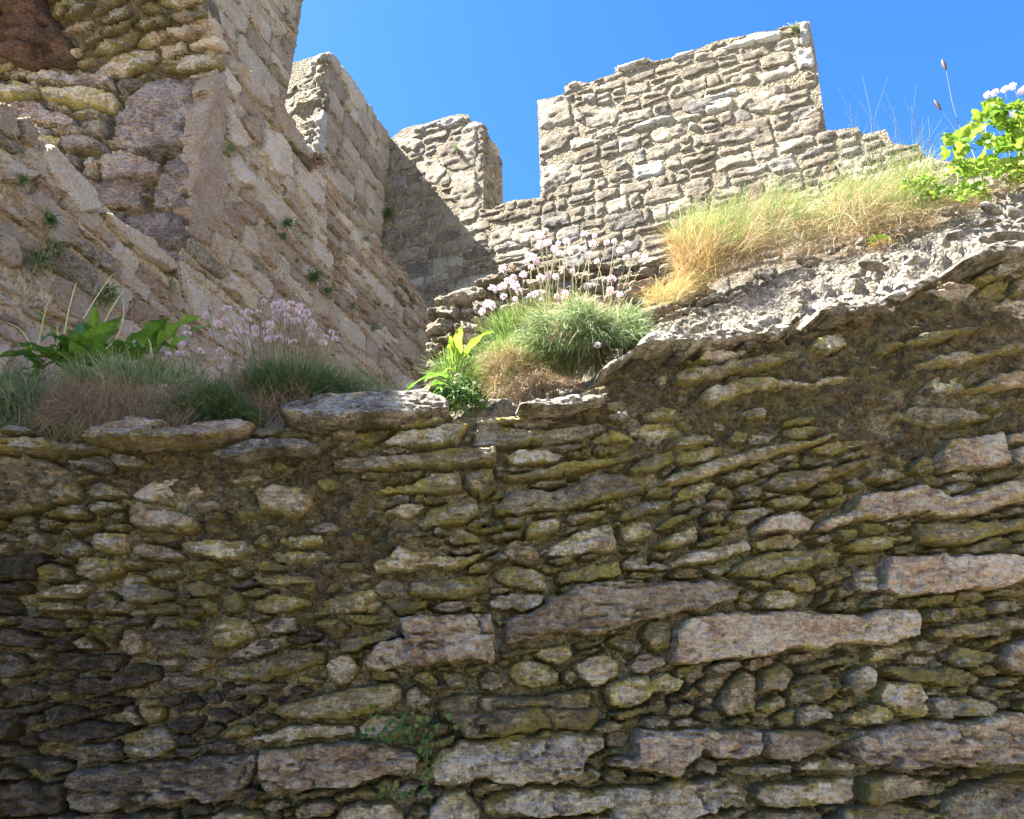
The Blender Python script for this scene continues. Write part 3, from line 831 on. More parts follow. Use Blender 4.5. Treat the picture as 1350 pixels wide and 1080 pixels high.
region = [(-2.2, -1.6)] + [(-2.2, rimv(-2.2) - .02)] + [(float(u), float(rimv(u)) - .02) for u in np.linspace(-2.1, 2.4, 40)] + [(2.5, -1.6)]
sr = random.Random(3)
def skp(c):
    # c in wall metres
    w = NW.pos(np.array([[c[0], c[1], 0]])); p = proj(w)
    s = soilf(p)[0]
    return sr.random() < s * 1.5
inner = [(-2.2, -1.28), (-2.2, rimv(-2.2) - .02)] + [(float(u), float(rimv(u)) - .02) for u in np.linspace(-2.1, 2.4, 40)] + [(2.5, -1.28)]
blocks = [t[1] for t in TR]
fill = pack(inner, blocks, .040, 2.6, .0018, 4, skip=skp, tries=26000, lean=-.12)
for c in fill:
    cx = np.mean([p[0] for p in c]); pp = proj(NW.pos(np.array([[cx, np.mean([p[1] for p in c]), 0]])))[0]
    shade_zone = pp[0] < 330 and pp[1] > 780  # lower-left shade put into the colour of the filler stones
    s = sr.choice('ddddg') if shade_zone else sr.choice('mmmttggp' if pp[0] > 500 or pp[1] < 760 else 'gttmmd')
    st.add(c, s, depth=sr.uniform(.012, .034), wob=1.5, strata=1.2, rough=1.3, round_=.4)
low = pack([(-2.2, -1.62), (-2.2, -1.29), (2.5, -1.29), (2.5, -1.62)], [], .13, 2.2, .008, 5, tries=1500)
for c in low: st.add(c, sr.choice('ggtpd'), depth=.04)
# crumbs and pebbles bedded in the soil
peb = pack(inner, blocks, .019, 1.4, .001, 14, tries=9000, skip=lambda c: sr.random() > .25 + soilf(proj(NW.pos(np.array([[c[0], c[1], 0]]))))[0] * .35)
peb_st = Stones(NW, px=2.4)
for c in peb: peb_st.add(c, 'm' if sr.random() < .3 else sr.choice('gtdd'), depth=sr.uniform(.0, .012), wob=1.5, rough=.6, round_=.8)
st.build(wall, M, 300, 'stone', 'small_rubble', M['m'])
peb_st.build(wall, M, 0, 'stone', 'pebbles', M['t'])

# unseen side wall added at the left end to darken the lower left
RW = Plane([-1.68, 1.7, 2.42], [0, 1, 0], [0, 0, 1])
if RW.N[0] < 0: RW = Plane([-1.68, 1.7, 2.42], [0, -1, 0], [0, 0, 1])
ro_ = [(-.3, -2.5), (3.2, -2.5), (3.2, .0), (2.2, .12), (1.2, -.1), (.4, .05), (-.3, .02)] if RW.U[1] < 0 else [(-3.2, -2.5), (.3, -2.5), (.3, .02), (-3.2, .0)]
if area(ro_) < 0: ro_ = ro_[::-1]
slab_core('added_shade_wall', RW, ro_, -.02, -.5, M['corem'], wall)
rws = Stones(RW, px=5)
for c in pack(ro_, [], .12, 2.2, .004, 77, tries=1500): rws.add(c, sr.choice('ggtdm'), depth=.04)
rws.build(wall, M, 0, 'stone', 'added_shade_stones')
def bed():
    us = np.arange(-2.2, 2.5, .0062); n = len(us); vs = np.linspace(0, 1, 330) ** .8
    gu, gt = np.meshgrid(us, vs); U = gu.ravel(); V = -1.62 + (rimv(U) + 1.62 - .0) * gt.ravel()
    base = NW.pos(np.column_stack([U, V, np.zeros(len(U))])); pp = proj(base); s = soilf(pp)
    Q = np.column_stack([U, V, np.zeros(len(U))])
    n1 = fbm(Q * [9, 13, 1], 4, 61); n2 = fbm(Q * [45, 60, 1], 4, 71, .6)
    wd, wi = worley(np.column_stack([U, V * 1.3]) * 55, 3)
    wd2, wi2 = worley(np.column_stack([U, V * 1.4]) * 24, 9)
    soil = np.clip(s * 1.25 + n1 * .9 - .1, 0, 1)
    W = -.043 + .043 * s + .018 * n1 + .012 * n2 + .010 * np.sqrt(np.clip(1 - wd ** 2, 0, 1)) * (wi > .35) + .014 * np.sqrt(np.clip(1 - wd2 ** 2 * 1.6, 0, 1)) * (wi2 > .55)
    W = np.minimum(W, .012 + .014 * s)
    Vv = NW.pos(np.column_stack([U, V, W]))
    idx = np.arange(len(U)).reshape(gu.shape); q = np.stack([idx[:-1, :-1], idx[:-1, 1:], idx[1:, 1:], idx[1:, :-1]], -1).reshape(-1, 4)
    link('mortar_bed', raw_mesh('mortar_bed', Vv, q, {'soil': soil}), M['bed'], wall)
bed()

# ------------------------------------------------------------------ bank of earth and mortar on top of it, terrace behind
RISEX = [-6, -.6, .0, .2, .45, .85, 1.3, 2.2, 6]; RISE = [.16, .14, .10, .16, .27, .37, .42, .52, .7]
def bank_z(x, y):
    u = (x - NW.O[0]) * NW.U[0] + (0) ; v = rimv(x / NW.U[0]); y0 = NW.O[1] + x * NW.U[1] / NW.U[0] - v * .07
    z = NW.O[2] + v * .997; t = np.clip((y - y0) / np.where(x > .1, .42, .20), 0, 1)
    return z + np.interp(x, RISEX, RISE) * (t * (2 - t)), y0
def bank():
    xs = np.concatenate([np.linspace(-6, -2.0, 18)[:-1], np.arange(-2.0, 2.9, .0085), np.linspace(2.95, 7, 16)]); k = np.concatenate([[-.05, -.03], np.linspace(0, .75, 120), np.linspace(.82, 7, 30)])
    gx, gk = np.meshgrid(xs, k); X = gx.ravel(); K = gk.ravel(); _, y0 = bank_z(X, 0 * X); Y = y0 + np.maximum(K, 0) + .02; Z, _ = bank_z(X, Y - .02)
    Z = Z + np.where(K < 0, K * 4, 0)
    Q = np.column_stack([X, Y, Z]); nr = K < .9
    n1 = fbm(Q * [7, 9, 9], 4, 81); n2 = fbm(Q * 38, 4, 91, .6); wd, wi = worley(Q[:, [0, 2]] * [34, 44], 5)
    wd2, wi2 = worley(Q[:, [0, 2]] * [13, 20], 15)
    D = (K > 0) * .04 * n1 + .015 * n2 + .009 * np.sqrt(np.clip(1 - wd ** 2, 0, 1)) * (wi > .3) + .02 * np.sqrt(np.clip(1 - wd2 ** 2 * 1.5, 0, 1)) * (wi2 > .7)
    Q[:, 1] -= D * .7 - .02; Q[:, 2] += D * .7 - .01
    soil = np.clip(np.where(X < .25, 1.0, .1) + n1 * .5, 0, 1) * np.clip(1.5 - K, .0, 1)
    idx = np.arange(len(X)).reshape(gx.shape); q = np.stack([idx[:-1, :-1], idx[:-1, 1:], idx[1:, 1:], idx[1:, :-1]], -1).reshape(-1, 4)
    o = link('earth_bank', raw_mesh('earth_bank', Q, q, {'soil': soil}), M['bank']); o['kind'] = 'structure'
bank()
def loose():
    V = []; Fa = []; o_ = 0; r = np.random.default_rng(9)
    import bmesh
    bm = bmesh.new(); bmesh.ops.create_icosphere(bm, subdivisions=3, radius=1); S = np.array([v.co[:] for v in bm.verts]); T = np.array([[v.index for v in f.verts] for f in bm.faces]); bm.free()
    for k in range(120):
        x = r.uniform(.35, 2.6); K = r.uniform(.02, .42); _, y0 = bank_z(np.array([x]), np.array([0.])); y = float(y0[0]) + K
        z = float(bank_z(np.array([x]), np.array([y]))[0][0]); s = r.choice([.010, .016, .024, .04], p=[.35, .35, .22, .08])
        P = S.copy(); 
        for q in range(7):
            n_ = r.normal(size=3); n_ /= np.linalg.norm(n_); c_ = r.uniform(.45, .8); d = P @ n_; P -= np.maximum(d - c_, 0)[:, None] * n_
        P *= 1 + .12 * fbm(P * 2.5 + k, 3, 3)[:, None]; P *= [s * r.uniform(1.2, 2.2), s, s * r.uniform(.5, .8)]
        a = r.normal(0, .4); P = np.column_stack([P[:, 0] * math.cos(a) - P[:, 2] * math.sin(a), P[:, 1], P[:, 0] * math.sin(a) + P[:, 2] * math.cos(a)])
        V.append(P + [x, y - .02, z + .012]); Fa.append(T + o_); o_ += len(P)
    V = np.concatenate(V); bnk = bpy.data.objects['earth_bank']
    o = link('loose_stones', raw_mesh('loose_stones', V, np.concatenate(Fa), {'rim': np.zeros(len(V))}), M['w'], bnk); o['kind'] = 'stuff'
loose()
# ------------------------------------------------------------------ castle walls behind
C0 = np.array([-1.70, 7.80, 1.6]); dL = np.array([.309, .951, 0]); dB = np.array([.94, -.342, 0]); UP = [0, 0, 1]
PL = Plane(C0, dL, UP)                     # long wall on the left, u runs back towards the corner
PB = Plane(C0, dB, UP)                     # wall across the back
C1 = C0 + .735 * dB; PM = Plane(C1, dL, UP)
J0 = C1 - 3.8 * dL
PJ = Plane(J0, [1, 0, 0], UP)              # splayed jamb of the opening
PS = Plane(J0 + np.array([0, 0, 4.45]), [1, 0, 0], [0, -.5425, .84])     # rising soffit
r2 = random.Random(21)

# ---- back battlement wall
bw = empty('battlement_wall', [C0[0] + 2.5, C0[1] - .9, 0], 'sunlit crenellated rubble wall across the back with a tall wide merlon and a small one', 'wall')
top2 = PB.poly(P_("517,181 530,170 545,165 560,163 575,158 590,153 605,150 617,151 621,160 628,160 636,162"))
sill2 = PB.poly(P_("637,276 648,276 655,271 668,266 680,263 700,262 713,260"))
top3 = PB.poly(P_("708,132 728,128 745,123 743,113 757,106 768,108 776,109 790,103 812,96 810,89 830,82 855,76 860,81 882,76 898,70 915,66 940,55 960,50 985,46 1000,41 1020,40 1032,34 1045,33 1050,30 1062,27 1067,28 1070,45 1074,62 1078,92 1080,108 1084,136 1087,155 1090,174"))
right = PB.poly(P_("1100,171 1130,167 1138,177 1150,174 1168,170 1176,188 1195,191 1212,189 1219,206 1262,214 1330,225 1500,250"))
ub = right[-1][0]
Breg = [(-.8, .6)] + [(-.8, top2[0][1] - .1), (-.03, top2[0][1])] + top2 + sill2 + top3 + right + [(ub, .6)]
Breg = Breg[::-1]
Bt = []
def breg(ox, oy, sc, rows, pl, out):
    for ln in rows.strip().splitlines():
        h, s = ln.split(':'); f = h.split(); out.append((f[0], pl.poly(P_(s), ox, oy, sc), f[1:]))
breg(680, 0, 3, """
B: 84,397 190,377 215,400 222,480 90,520
B: 90,545 180,520 242,520 182,600 92,622
B: 92,660 220,640 265,650 265,702 102,773
G: 92,626 120,626 120,652 92,655
W: 395,283 400,268 520,232 532,240 420,288
W: 192,350 230,322 260,327 240,345
W: 605,243 640,212 700,192 718,205 620,245
W: 780,203 860,168 960,133 1060,122 1060,150 940,180 800,205
W: 1122,92 1158,84 1167,178 1120,178
W: 1105,200 1172,182 1186,270 1120,270
B: 1130,290 1188,282 1198,310 1140,320
W: 465,497 500,480 620,455 630,470 540,502 470,522
W: 255,378 330,370 300,412 265,402
W: 680,490 720,485 720,515 680,515
G: 650,432 680,392 830,380 820,420 700,462
B: 290,552 300,525 420,505 420,520 340,552
B: 1110,472 1150,442 1210,417 1218,520 1130,552
B: 838,302 860,290 950,292 940,332 860,342
B: 225,470 240,400 330,420 420,440 400,490 290,510
B: 700,545 800,520 960,500 985,545 860,570 720,575
G: 380,640 420,620 460,650 400,680
B: 860,385 940,360 1060,360 1110,400 1080,440 960,450 880,430
""", PB, Bt)
breg(360, 0, 3, """
B: 690,710 720,682 808,667 812,790 790,822 740,826 700,790
B: 480,545 555,538 600,562 560,605 500,585
W: 640,490 740,458 772,467 700,507 650,512
W: 546,512 600,492 605,520 560,532
B: 652,600 700,545 800,482 812,570 806,655 720,680 665,660
B: 560,640 650,620 690,680 640,740 580,720
B: 930,940 960,900 1080,910 1090,950 980,980
B: 800,870 900,835 1010,840 1030,860 920,880
""", PB, Bt)
Bt = dedupe(Bt)
sB = Stones(PB, px=2.6, base=-.015, back=-.10)
for s, p, op in Bt: sB.add(p, s, depth=.016 if s != 'W' else .035, round_=.25, strata=.3, rough=.4, wob=1.0, fac=.2 if s != 'W' else .15)
reg2 = [(u, v) for u, v in Breg if v > 2.0]
bl = PB.hit(0, 0)
Bpk = [(-.03, 2.4)] + [(-.03, top2[0][1])] + top2 + sill2 + top3 + right + [(ub, 2.4)]
cells = courses(Bpk[::-1], [t[1] for t in Bt], .12, .25, .16, .46, .004, 31, skew=.02, stack=.35)
for c in cells:
    s = 'W' if (r2.random() < .04) else r2.choice('BBBBBG')
    sB.add(c, s, depth=r2.uniform(.005, .014), round_=.2, strata=.3, rough=.36, wob=1.5, fac=.2)
core_b = slab_core('wall_core', PB, Breg, -.006, -.75, M['core'], bw)
m2u = top2[-1][0]; m3u = (top3[0][0], top3[-1][0])
def par_b(it): return bw
sB.build(par_b, M, 300, 'stone', 'small_rubble')
# reveal of the small merlon
PR2 = Plane(C0 + dB * (m2u + .005) + np.array([0, 0, 0]), [-dB[1] * 1, dB[0] * 1, 0], UP)
# its outward normal must look along the wall
if PR2.N.dot(dB) < 0: PR2 = Plane(PR2.O, -PR2.U, UP)
sR = Stones(PR2, px=2.6, base=.0, back=-.06)
sg = 1 if PR2.U.dot(-PB.N) > 0 else -1
rv = [(0.0, sill2[0][1]), (sg * .72, sill2[0][1]), (sg * .72, top2[-1][1] - .08), (0.0, top2[-1][1])]
if area(rv) < 0: rv = rv[::-1]
for c in pack(rv, [], .2, 1.8, .006, 9, tries=600): sR.add(c, r2.choice('BG'), depth=.03, round_=.3)
sR.build(bw, M, 300)

# ---- long wall on the left with its two merlons
lw = empty('battlement_wall', [C0[0] - .8, C0[1] - 2.4, 0], 'tall crenellated wall on the left, its flat inner faces in shade and one narrow end sunlit', 'wall')
m1 = PL.poly(P_("435,68 441,72 447,80 458,92 470,110 484,131 500,156 517,181"))
m1[-1] = (-.02, top2[0][1])
tw = PL.hit(390, 70)[0]
Lreg = [(-3.98, .6), (-3.98, 5.3), (-3.75, 5.3), (-3.75, 7.9), (tw, 8.0), (tw, 7.2), (tw + .015, 6.6), (tw, 6.0), (tw, 5.3), (m1[0][0], 5.3)] + m1 + [(.3, m1[-1][1] - .05), (.3, .6)]
slab_core('wall_core', PL, Lreg[::-1], -.03, -.85, M['core'], lw)
sL = Stones(PL, px=2.8, base=-.02, back=-.08)
Lpk = [(-3.75, 4.5), (-3.75, 7.9), (tw, 8.0), (tw, 4.5)]
Lpk2 = [(m1[0][0], 4.3)] + m1 + [(-.02, 4.3)]
for rgn, sd_ in ((Lpk, 3), (Lpk2, 4)):
    for c in courses(rgn[::-1], [], .2, .36, .3, .7, .001, sd_): sL.add(c, 'L', depth=r2.uniform(.003, .008), round_=.12, strata=.2, rough=.4, wob=1.0, fac=.1)
sL.build(lw, M, 300)
# end face of the nearer edge of the merlon, lit by the sun
E0 = C0 + dL * m1[0][0]; PE = Plane(E0 + np.array([0, 0, 0]), dB, UP)
Et = []
breg(360, 0, 3, """
W: 124,262 165,228 220,200 226,238 180,255 130,276
B: 168,275 218,252 208,365 170,370
B: 75,462 82,412 212,366 206,425 120,450
W: 170,440 204,432 200,520 195,640 160,600
B: 100,480 168,445 160,560 130,540
""", PE, Et)
sE = Stones(PE, px=2.5, base=0, back=-.06)
for s, p, op in Et: sE.add(p, s, depth=.035, round_=.25, strata=.5)
top_e = m1[0][1]
Er = [(-.85, 4.8), (-.02, 4.8), (-.02, top_e), (-.30, top_e - .10), (-.45, top_e - .42), (-.85, top_e - .75)]
for c in courses(Er if area(Er) > 0 else Er[::-1], [t[1] for t in Et], .12, .26, .18, .45, .004, 12): sE.add(c, r2.choice('BBGW'), depth=r2.uniform(.01, .03), round_=.2, fac=.3, rough=.6)
sE.build(lw, M, 300)

# ---- lower thick wall with the splayed opening
mw = empty('embrasure_wall', [C1[0] - .8, C1[1] - 2.6, 0], 'lichen-covered granite wall running back on the left, pierced by a deep splayed opening', 'wall')
sill = [PM.hit(*p) for p in ((250, 402), (205, 345), (160, 290), (80, 210), (0, 130))]
Mreg = [(0, .5), (0, 4.70), (-.5, 4.80), (-1.0, 4.76), (-1.6, 4.84), (-2.4, 4.80), (-2.95, 4.86), (-3.5, 4.86), (-4.0, 4.90), (-9, .5),
        (-5.62, .5), (-5.60, 2.95), (-5.6, 4.6), (-5.2, 5.3), (-4.6, 5.25), (-4.14, 4.93), (-3.8, 4.45), (-3.8, 2.87)]
# outline made of two simple pieces: the wall below the sill, and the wall round the opening
Mlow = [(0, .5), (-9, .5), (-9, 2.95), (-5.6, 2.97)] + sill[::-1] + [(-3.45, 2.45), (0, 2.45)]
Mup = [(0, 2.45), (-3.45, 2.45), sill[0], (-3.80, 2.80), (-3.80, 4.45), (-3.96, 4.70), (-4.10, 4.86), (-4.04, 4.93), (-4.0, 4.90), (-3.5, 4.86), (-2.95, 4.86),
       (-2.4, 4.80), (-1.6, 4.84), (-1.0, 4.76), (-.5, 4.80), (0, 4.70)]
for nm, rg_ in (('wall_core', Mlow), ('wall_core', Mup)):
    slab_core(nm, PM, rg_ if area(rg_) > 0 else rg_[::-1], -.012, -.70 if rg_ is Mup else -1.4, M['corep'], mw)
slab_core('wall_core', PM, [(-9, .5), (-5.6, .5), (-5.6, 4.7), (-9, 4.6)][::-1], -.03, -.75, M['core'], mw)  # unseen stretch, its height shaped to cast shade on the left rim
Mt = []
breg(0, 0, 3, """
M quoin: 752,850 772,600 800,430 818,330 850,282 888,300 882,400 880,560 900,760 912,930 880,968 830,920
M: 1040,500 1100,520 1150,600 1160,720 1090,700 1030,600
M: 945,460 1000,450 1040,560 1020,580 960,520
M: 920,800 960,790 1030,860 1010,900 925,860
M: 1015,910 1060,930 1110,1010 1090,1070 1020,1010
M: 1160,720 1165,630 1230,690 1280,790 1270,850
M: 900,640 930,600 1000,700 1010,760 930,720
M: 900,440 940,470 1000,580 960,600 900,560
M: 890,210 960,260 1060,380 1080,440 1000,400 920,300
M: 1060,350 1120,430 1200,560 1220,640 1160,590 1080,480
M: 145,600 210,562 300,680 378,760 380,840 300,850 200,722
M: 383,832 440,850 560,930 700,1030 690,1080 560,1020 460,930
M: -20,900 40,930 75,1000 85,1060 30,1060 -20,1010
M: 55,462 100,460 150,540 120,600 72,545
M: -40,395 30,415 60,485 68,560 20,545 -40,500
M: -20,650 60,640 160,690 130,720 40,730 -20,720
M: 40,760 160,760 290,870 330,980 200,960 80,880
""", PM, Mt)
Mt = dedupe(Mt)
sM = Stones(PM, px=2.6, base=-.02, back=-.12, sharp=28)
for s, p, op in Mt: sM.add(p, s, depth=.04 if not op else .03, round_=.3 if not op else .12, strata=.35 if not op else .1, rough=.65, fac=.3 if not op else .1)
Mp1 = [(0, 2.3), (-3.40, 1.5), sill[0], (-3.80, 2.80), (-3.80, 4.45), (-3.96, 4.70), (-4.10, 4.93), (-4.0, 4.92), (-3.5, 4.86), (-2.95, 4.86), (-2.4, 4.80), (-1.6, 4.84), (-1.0, 4.76), (-.5, 4.80), (0, 4.70)]
Mp2 = [(-3.42, 2.3), (-3.42, 1.3), (-6.2, 1.3), (-6.2, 3.0)] + sill[::-1]
for rg_, sd_ in ((Mp1, 41), (Mp2, 42)):
    if area(rg_) < 0: rg_ = rg_[::-1]
    for c in courses(rg_, [t[1] for t in Mt], .10, .22, .2, .55, .004, sd_, stack=.3):
        sM.add(c, r2.choice('MMMMMMMMMB'), depth=r2.uniform(.008, .028), round_=.25, strata=.4, rough=.65, wob=1.2, fac=.3)
sM.build(mw, M, 300, 'stone', 'small_rubble')
# jamb
Jt = []
breg(0, 0, 3, """
J: 447,580 462,480 520,400 560,352 620,330 808,312 795,400 765,585 620,590
J: 480,597 555,592 560,612 482,612
J: 565,594 680,597 680,625 600,622
J: 400,702 405,640 470,612 580,630 650,660 640,702 540,717 420,722
J: 602,830 622,740 662,660 740,606 760,606 755,700 738,838
J: 340,735 370,735 560,715 585,790 580,820 430,830 360,800
J: 480,872 560,842 700,842 735,900 745,960 700,1000 600,1010
J: 240,547 330,540 430,580 425,612 260,612
J: 330,667 350,627 390,625 385,672
t: -120,342 0,340 160,337 165,370 100,400 -120,390
t: 168,370 320,358 450,378 490,410 460,447 330,422 180,412
J: 90,302 200,300 450,312 455,350 330,357 110,327
t: 200,284 340,287 340,300 210,300
G: 460,322 560,320 590,340 500,372 460,352
G: 330,502 440,490 440,520 400,547 330,532
G: 342,462 440,465 445,485 350,492
J: -60,412 150,412 300,482 280,512 60,482
J: 270,622 330,630 320,672 260,642
J: 610,630 650,622 665,640 620,660
""", PJ, Jt)
Jt = dedupe(Jt)
sJ = Stones(PJ, px=2.6, base=-.02, back=-.10, sharp=28)
for s, p, op in Jt: sJ.add(p, s, depth=.05, round_=.2, strata=.4, fac=.5)
Jr = [(-3.0, 2.2), (0, 2.2), (0, 4.45), (-3.0, 4.45)]
for c in pack(Jr, [t[1] for t in Jt], .11, 2.4, .004, 44, tries=5000): sJ.add(c, r2.choice('JJtGd'), depth=r2.uniform(.02, .045), round_=.4)
sJ.build(mw, M, 300)
slab_core('jamb_core', PJ, [(-3.0, .6), (-.03, .6), (-.03, 4.5), (-3.0, 4.5)], -.03, -.8, M['corem'], mw)
# soffit
St_ = []
breg(0, 0, 3, """
M: 665,62 700,45 760,42 778,85 700,92
M: 660,112 740,102 818,98 825,130 770,150 670,162
M: 740,172 860,140 880,150 885,190 760,202
S: 640,240 760,215 880,212 880,270 760,290 650,292
S: 615,62 665,66 680,110 620,112
S: 540,30 600,10 655,30 660,58 600,62
S: 240,90 300,20 360,0 370,30 300,80
S: 380,90 440,40 520,20 520,60 430,110
S: 300,180 400,120 420,150 340,200
""", PS, St_)
sS = Stones(PS, px=2.6, base=-.02, back=-.10, sharp=28)
for s, p, op in St_: sS.add(p, s, depth=.045, round_=.25, strata=.8, fac=.5)
slab_poly = PS.poly(P_("-60,-40 50,-40 60,8 80,38 97,66 105,92 72,90 40,88 -60,60"))
e0 = PS.hit(290, 100); e1 = PS.hit(266, -10); ex = e1[0] - (e0[0] - e1[0]) * .3
Sr = [(-3.0, .0), (0, 0), (e1[0], e1[1]), (e1[0] - .03, .66), (-3.0, .66)]
for c in pack(Sr, [t[1] for t in St_] + [slab_poly], .12, 2.9, .003, 45, tries=4000, lean=-.35): sS.add(c, r2.choice('SSSSM'), depth=r2.uniform(.01, .04), round_=.3, strata=1.2, rough=1.1, wob=1.8, fac=.8)
sS.build(mw, M, 300, 'soffit_stone')
slab_core('vault_core', PS, Sr, -.03, -.3, M['corem'], mw)
M['brown'] = stone_mat('brown_lintel_stone', (.17, .10, .07), (.27, .17, .13), moss=.15, mosscol=(.2, .16, .07), spots=(.38, .3, .24), spot=.2, dark=.45, grain=.5, bump=1.6, patch=4)
sK = Stones(PS, px=2.6, base=0, back=-.06)
sK.add(slab_poly, 'brown', depth=.13, round_=.18, strata=.25, wob=.7); sK.build(mw, M, 300, 'lintel_slab')

# ---- broken low wall standing between
PT = Plane([0, 3.3, 1.6], dB, UP)
tw_ = empty('ruined_wall', [.5, 3.5, 0], 'low broken wall stub of pale flat stones behind the flowering clump', 'wall')
Tt = []
breg(400, 260, 2.7, """
B: 470,385 480,365 560,340 640,322 665,345 600,372 520,395
B: 600,320 640,295 720,275 760,285 700,310 640,325
B: 470,400 560,395 545,440 480,430
G: 600,375 690,372 700,420 620,425
""", PT, Tt)
tp = PT.poly(P_("566,412 575,402 592,392 615,386 640,374 660,358 682,355 700,351 740,352 780,347 820,350 860,338 900,345 940,380 1060,420"))
Tr = tp + [(tp[-1][0], .6), (tp[0][0], .6)]
slab_core('wall_core', PT, Tr if area(Tr) > 0 else Tr[::-1], -.03, -.5, M['core'], tw_)
sT = Stones(PT, px=2.6, base=-.02, back=-.3)
for s, p, op in Tt: sT.add(p, s, depth=.05, round_=.4, tilt=.2)
Tq = tp + [(tp[-1][0], 1.3), (tp[0][0], 1.3)]
for c in pack(Tq if area(Tq) > 0 else Tq[::-1], [t[1] for t in Tt], .075, 2.4, .004, 46, tries=4000): sT.add(c, r2.choice('BBGM'), depth=r2.uniform(.015, .05), round_=.45, tilt=.1)
sT.build(tw_, M, 300)
# ------------------------------------------------------------------ plants
pr = np.random.default_rng(77)
def unit_(v): return v / (np.linalg.norm(v, axis=-1, keepdims=True) + 1e-9)
def blades(name, mat, parent, root, dirs, L, wd, droop=.5, curl=.15, segs=5, tint=None, kind=None, toward=None, flat=False):
    """many thin tapering blades, each bending under its own weight, as one mesh"""
    root = np.asarray(root, float); n = len(root); L = np.broadcast_to(L, n).astype(float); wd = np.broadcast_to(wd, n).astype(float); droop = np.broadcast_to(droop, n).astype(float)
    dirs = unit_(dirs); rv_ = unit_(pr.normal(size=(n, 3))); side = unit_(np.cross(dirs, rv_)); bend = unit_(np.cross(dirs, side)) * pr.normal(0, curl, (n, 1))
    V = []; T = np.linspace(0, 1, segs + 1); seg = L / segs; p = root.copy(); d = dirs.copy()
    pts = [p.copy()]
    for k in range(segs):
        d = unit_(d + bend * (2.2 / segs) + np.array([0, 0, -1.0]) * (droop / segs * (.5 + 1.4 * k / segs))[:, None] + pr.normal(0, curl * .25, (n, 3)))
        p = p + d * seg[:, None]; pts.append(p.copy())
    for k, t in enumerate(T):
        w = wd * ((1 - t) ** .6 * (.75 + .5 * t)) if not flat else wd * np.sin(np.pi * min(.97, .12 + t * .85)) ** .7
        V.append(pts[k] - side * w[:, None] * .5); V.append(pts[k] + side * w[:, None] * .5)
    m = 2 * (segs + 1); Vv = np.stack(V, 1).reshape(-1, 3); base = np.arange(n)[:, None, None] * m
    q = np.array([[2 * k, 2 * k + 1, 2 * k + 3, 2 * k + 2] for k in range(segs)])[None]; F_ = (base + q).reshape(-1, 4)
    if tint is None: tint = pr.uniform(0, 1, n)
    me = raw_mesh(name, Vv, F_, {'tint': np.clip(np.repeat(tint, m) + np.tile(np.repeat(T, 2) * .12 - .06, n), 0, 1)})
    o = link(name, me, mat, parent)
    if kind: o['kind'] = kind
    return o, pts
def disc_roots(c, rx, ry, n):
    a = pr.uniform(0, 2 * np.pi, n); r = np.sqrt(pr.uniform(0, 1, n))
    P = np.column_stack([c[0] + rx * r * np.cos(a), c[1] + ry * r * np.sin(a), np.full(n, float(c[2]))])
    P[:, 2] = surf(P); return P, a, r
def surf(P):
    z, y0 = bank_z(P[:, 0], P[:, 1]); return z - .015
def fan(a, r, up=1.0, out=1.0, jit=.25):
    n = len(a); return unit_(np.column_stack([np.cos(a) * r * out, np.sin(a) * r * out, np.full(n, up)]) + pr.normal(0, jit, (n, 3)))
LM = dict(
 thrift=leaf_mat('thrift_leaf_shaded', [(.05, .085, .03), (.09, .15, .05), (.17, .23, .10)]),  # darker copy for the shaded cushions, shade put into the leaf colour
 thrift_lit=leaf_mat('thrift_leaf_lit', [(.10, .17, .055), (.22, .31, .12), (.44, .50, .30)]),  # lighter copy of the thrift leaf, sunlight put into its colour
 straw=leaf_mat('dry_straw', [(.28, .18, .09), (.42, .31, .17), (.52, .43, .27)], trans=.25),
 brown=leaf_mat('dead_brown_grass', [(.22, .14, .085), (.34, .235, .15), (.48, .36, .24)], trans=.25),
 olive=leaf_mat('olive_grass', [(.10, .15, .055), (.20, .26, .11), (.42, .39, .25)]),
 green=leaf_mat('green_grass', [(.08, .16, .03), (.15, .26, .05), (.30, .36, .13)], trans=.45),
 orange=leaf_mat('orange_grass', [(.38, .19, .07), (.44, .31, .13), (.34, .35, .13)], trans=.4),
 broad=leaf_mat('broad_green_leaf', [(.09, .22, .03), (.18, .36, .05), (.30, .48, .09)], trans=.35, rough=.4, grain=90),
 lime=leaf_mat('bright_green_leaf', [(.11, .24, .02), (.26, .42, .04), (.44, .55, .09)], trans=.5, rough=.4, grain=70),
 ivy=leaf_mat('small_green_leaf', [(.05, .11, .035), (.08, .16, .045), (.14, .22, .06)], trans=.3, rough=.45),
 stem=leaf_mat('flower_stalk', [(.12, .15, .06), (.22, .22, .11), (.32, .26, .15)], trans=.2),
 palestem=leaf_mat('pale_stalk', [(.42, .42, .20), (.55, .55, .30), (.55, .50, .34)], trans=.2),
 petal=leaf_mat('pink_petals', [(.66, .44, .56), (.86, .71, .77), (.94, .88, .89)], trans=.35),
 seed=leaf_mat('dark_seed_head', [(.05, .035, .025), (.10, .07, .05), (.16, .12, .09)], trans=.1),
)
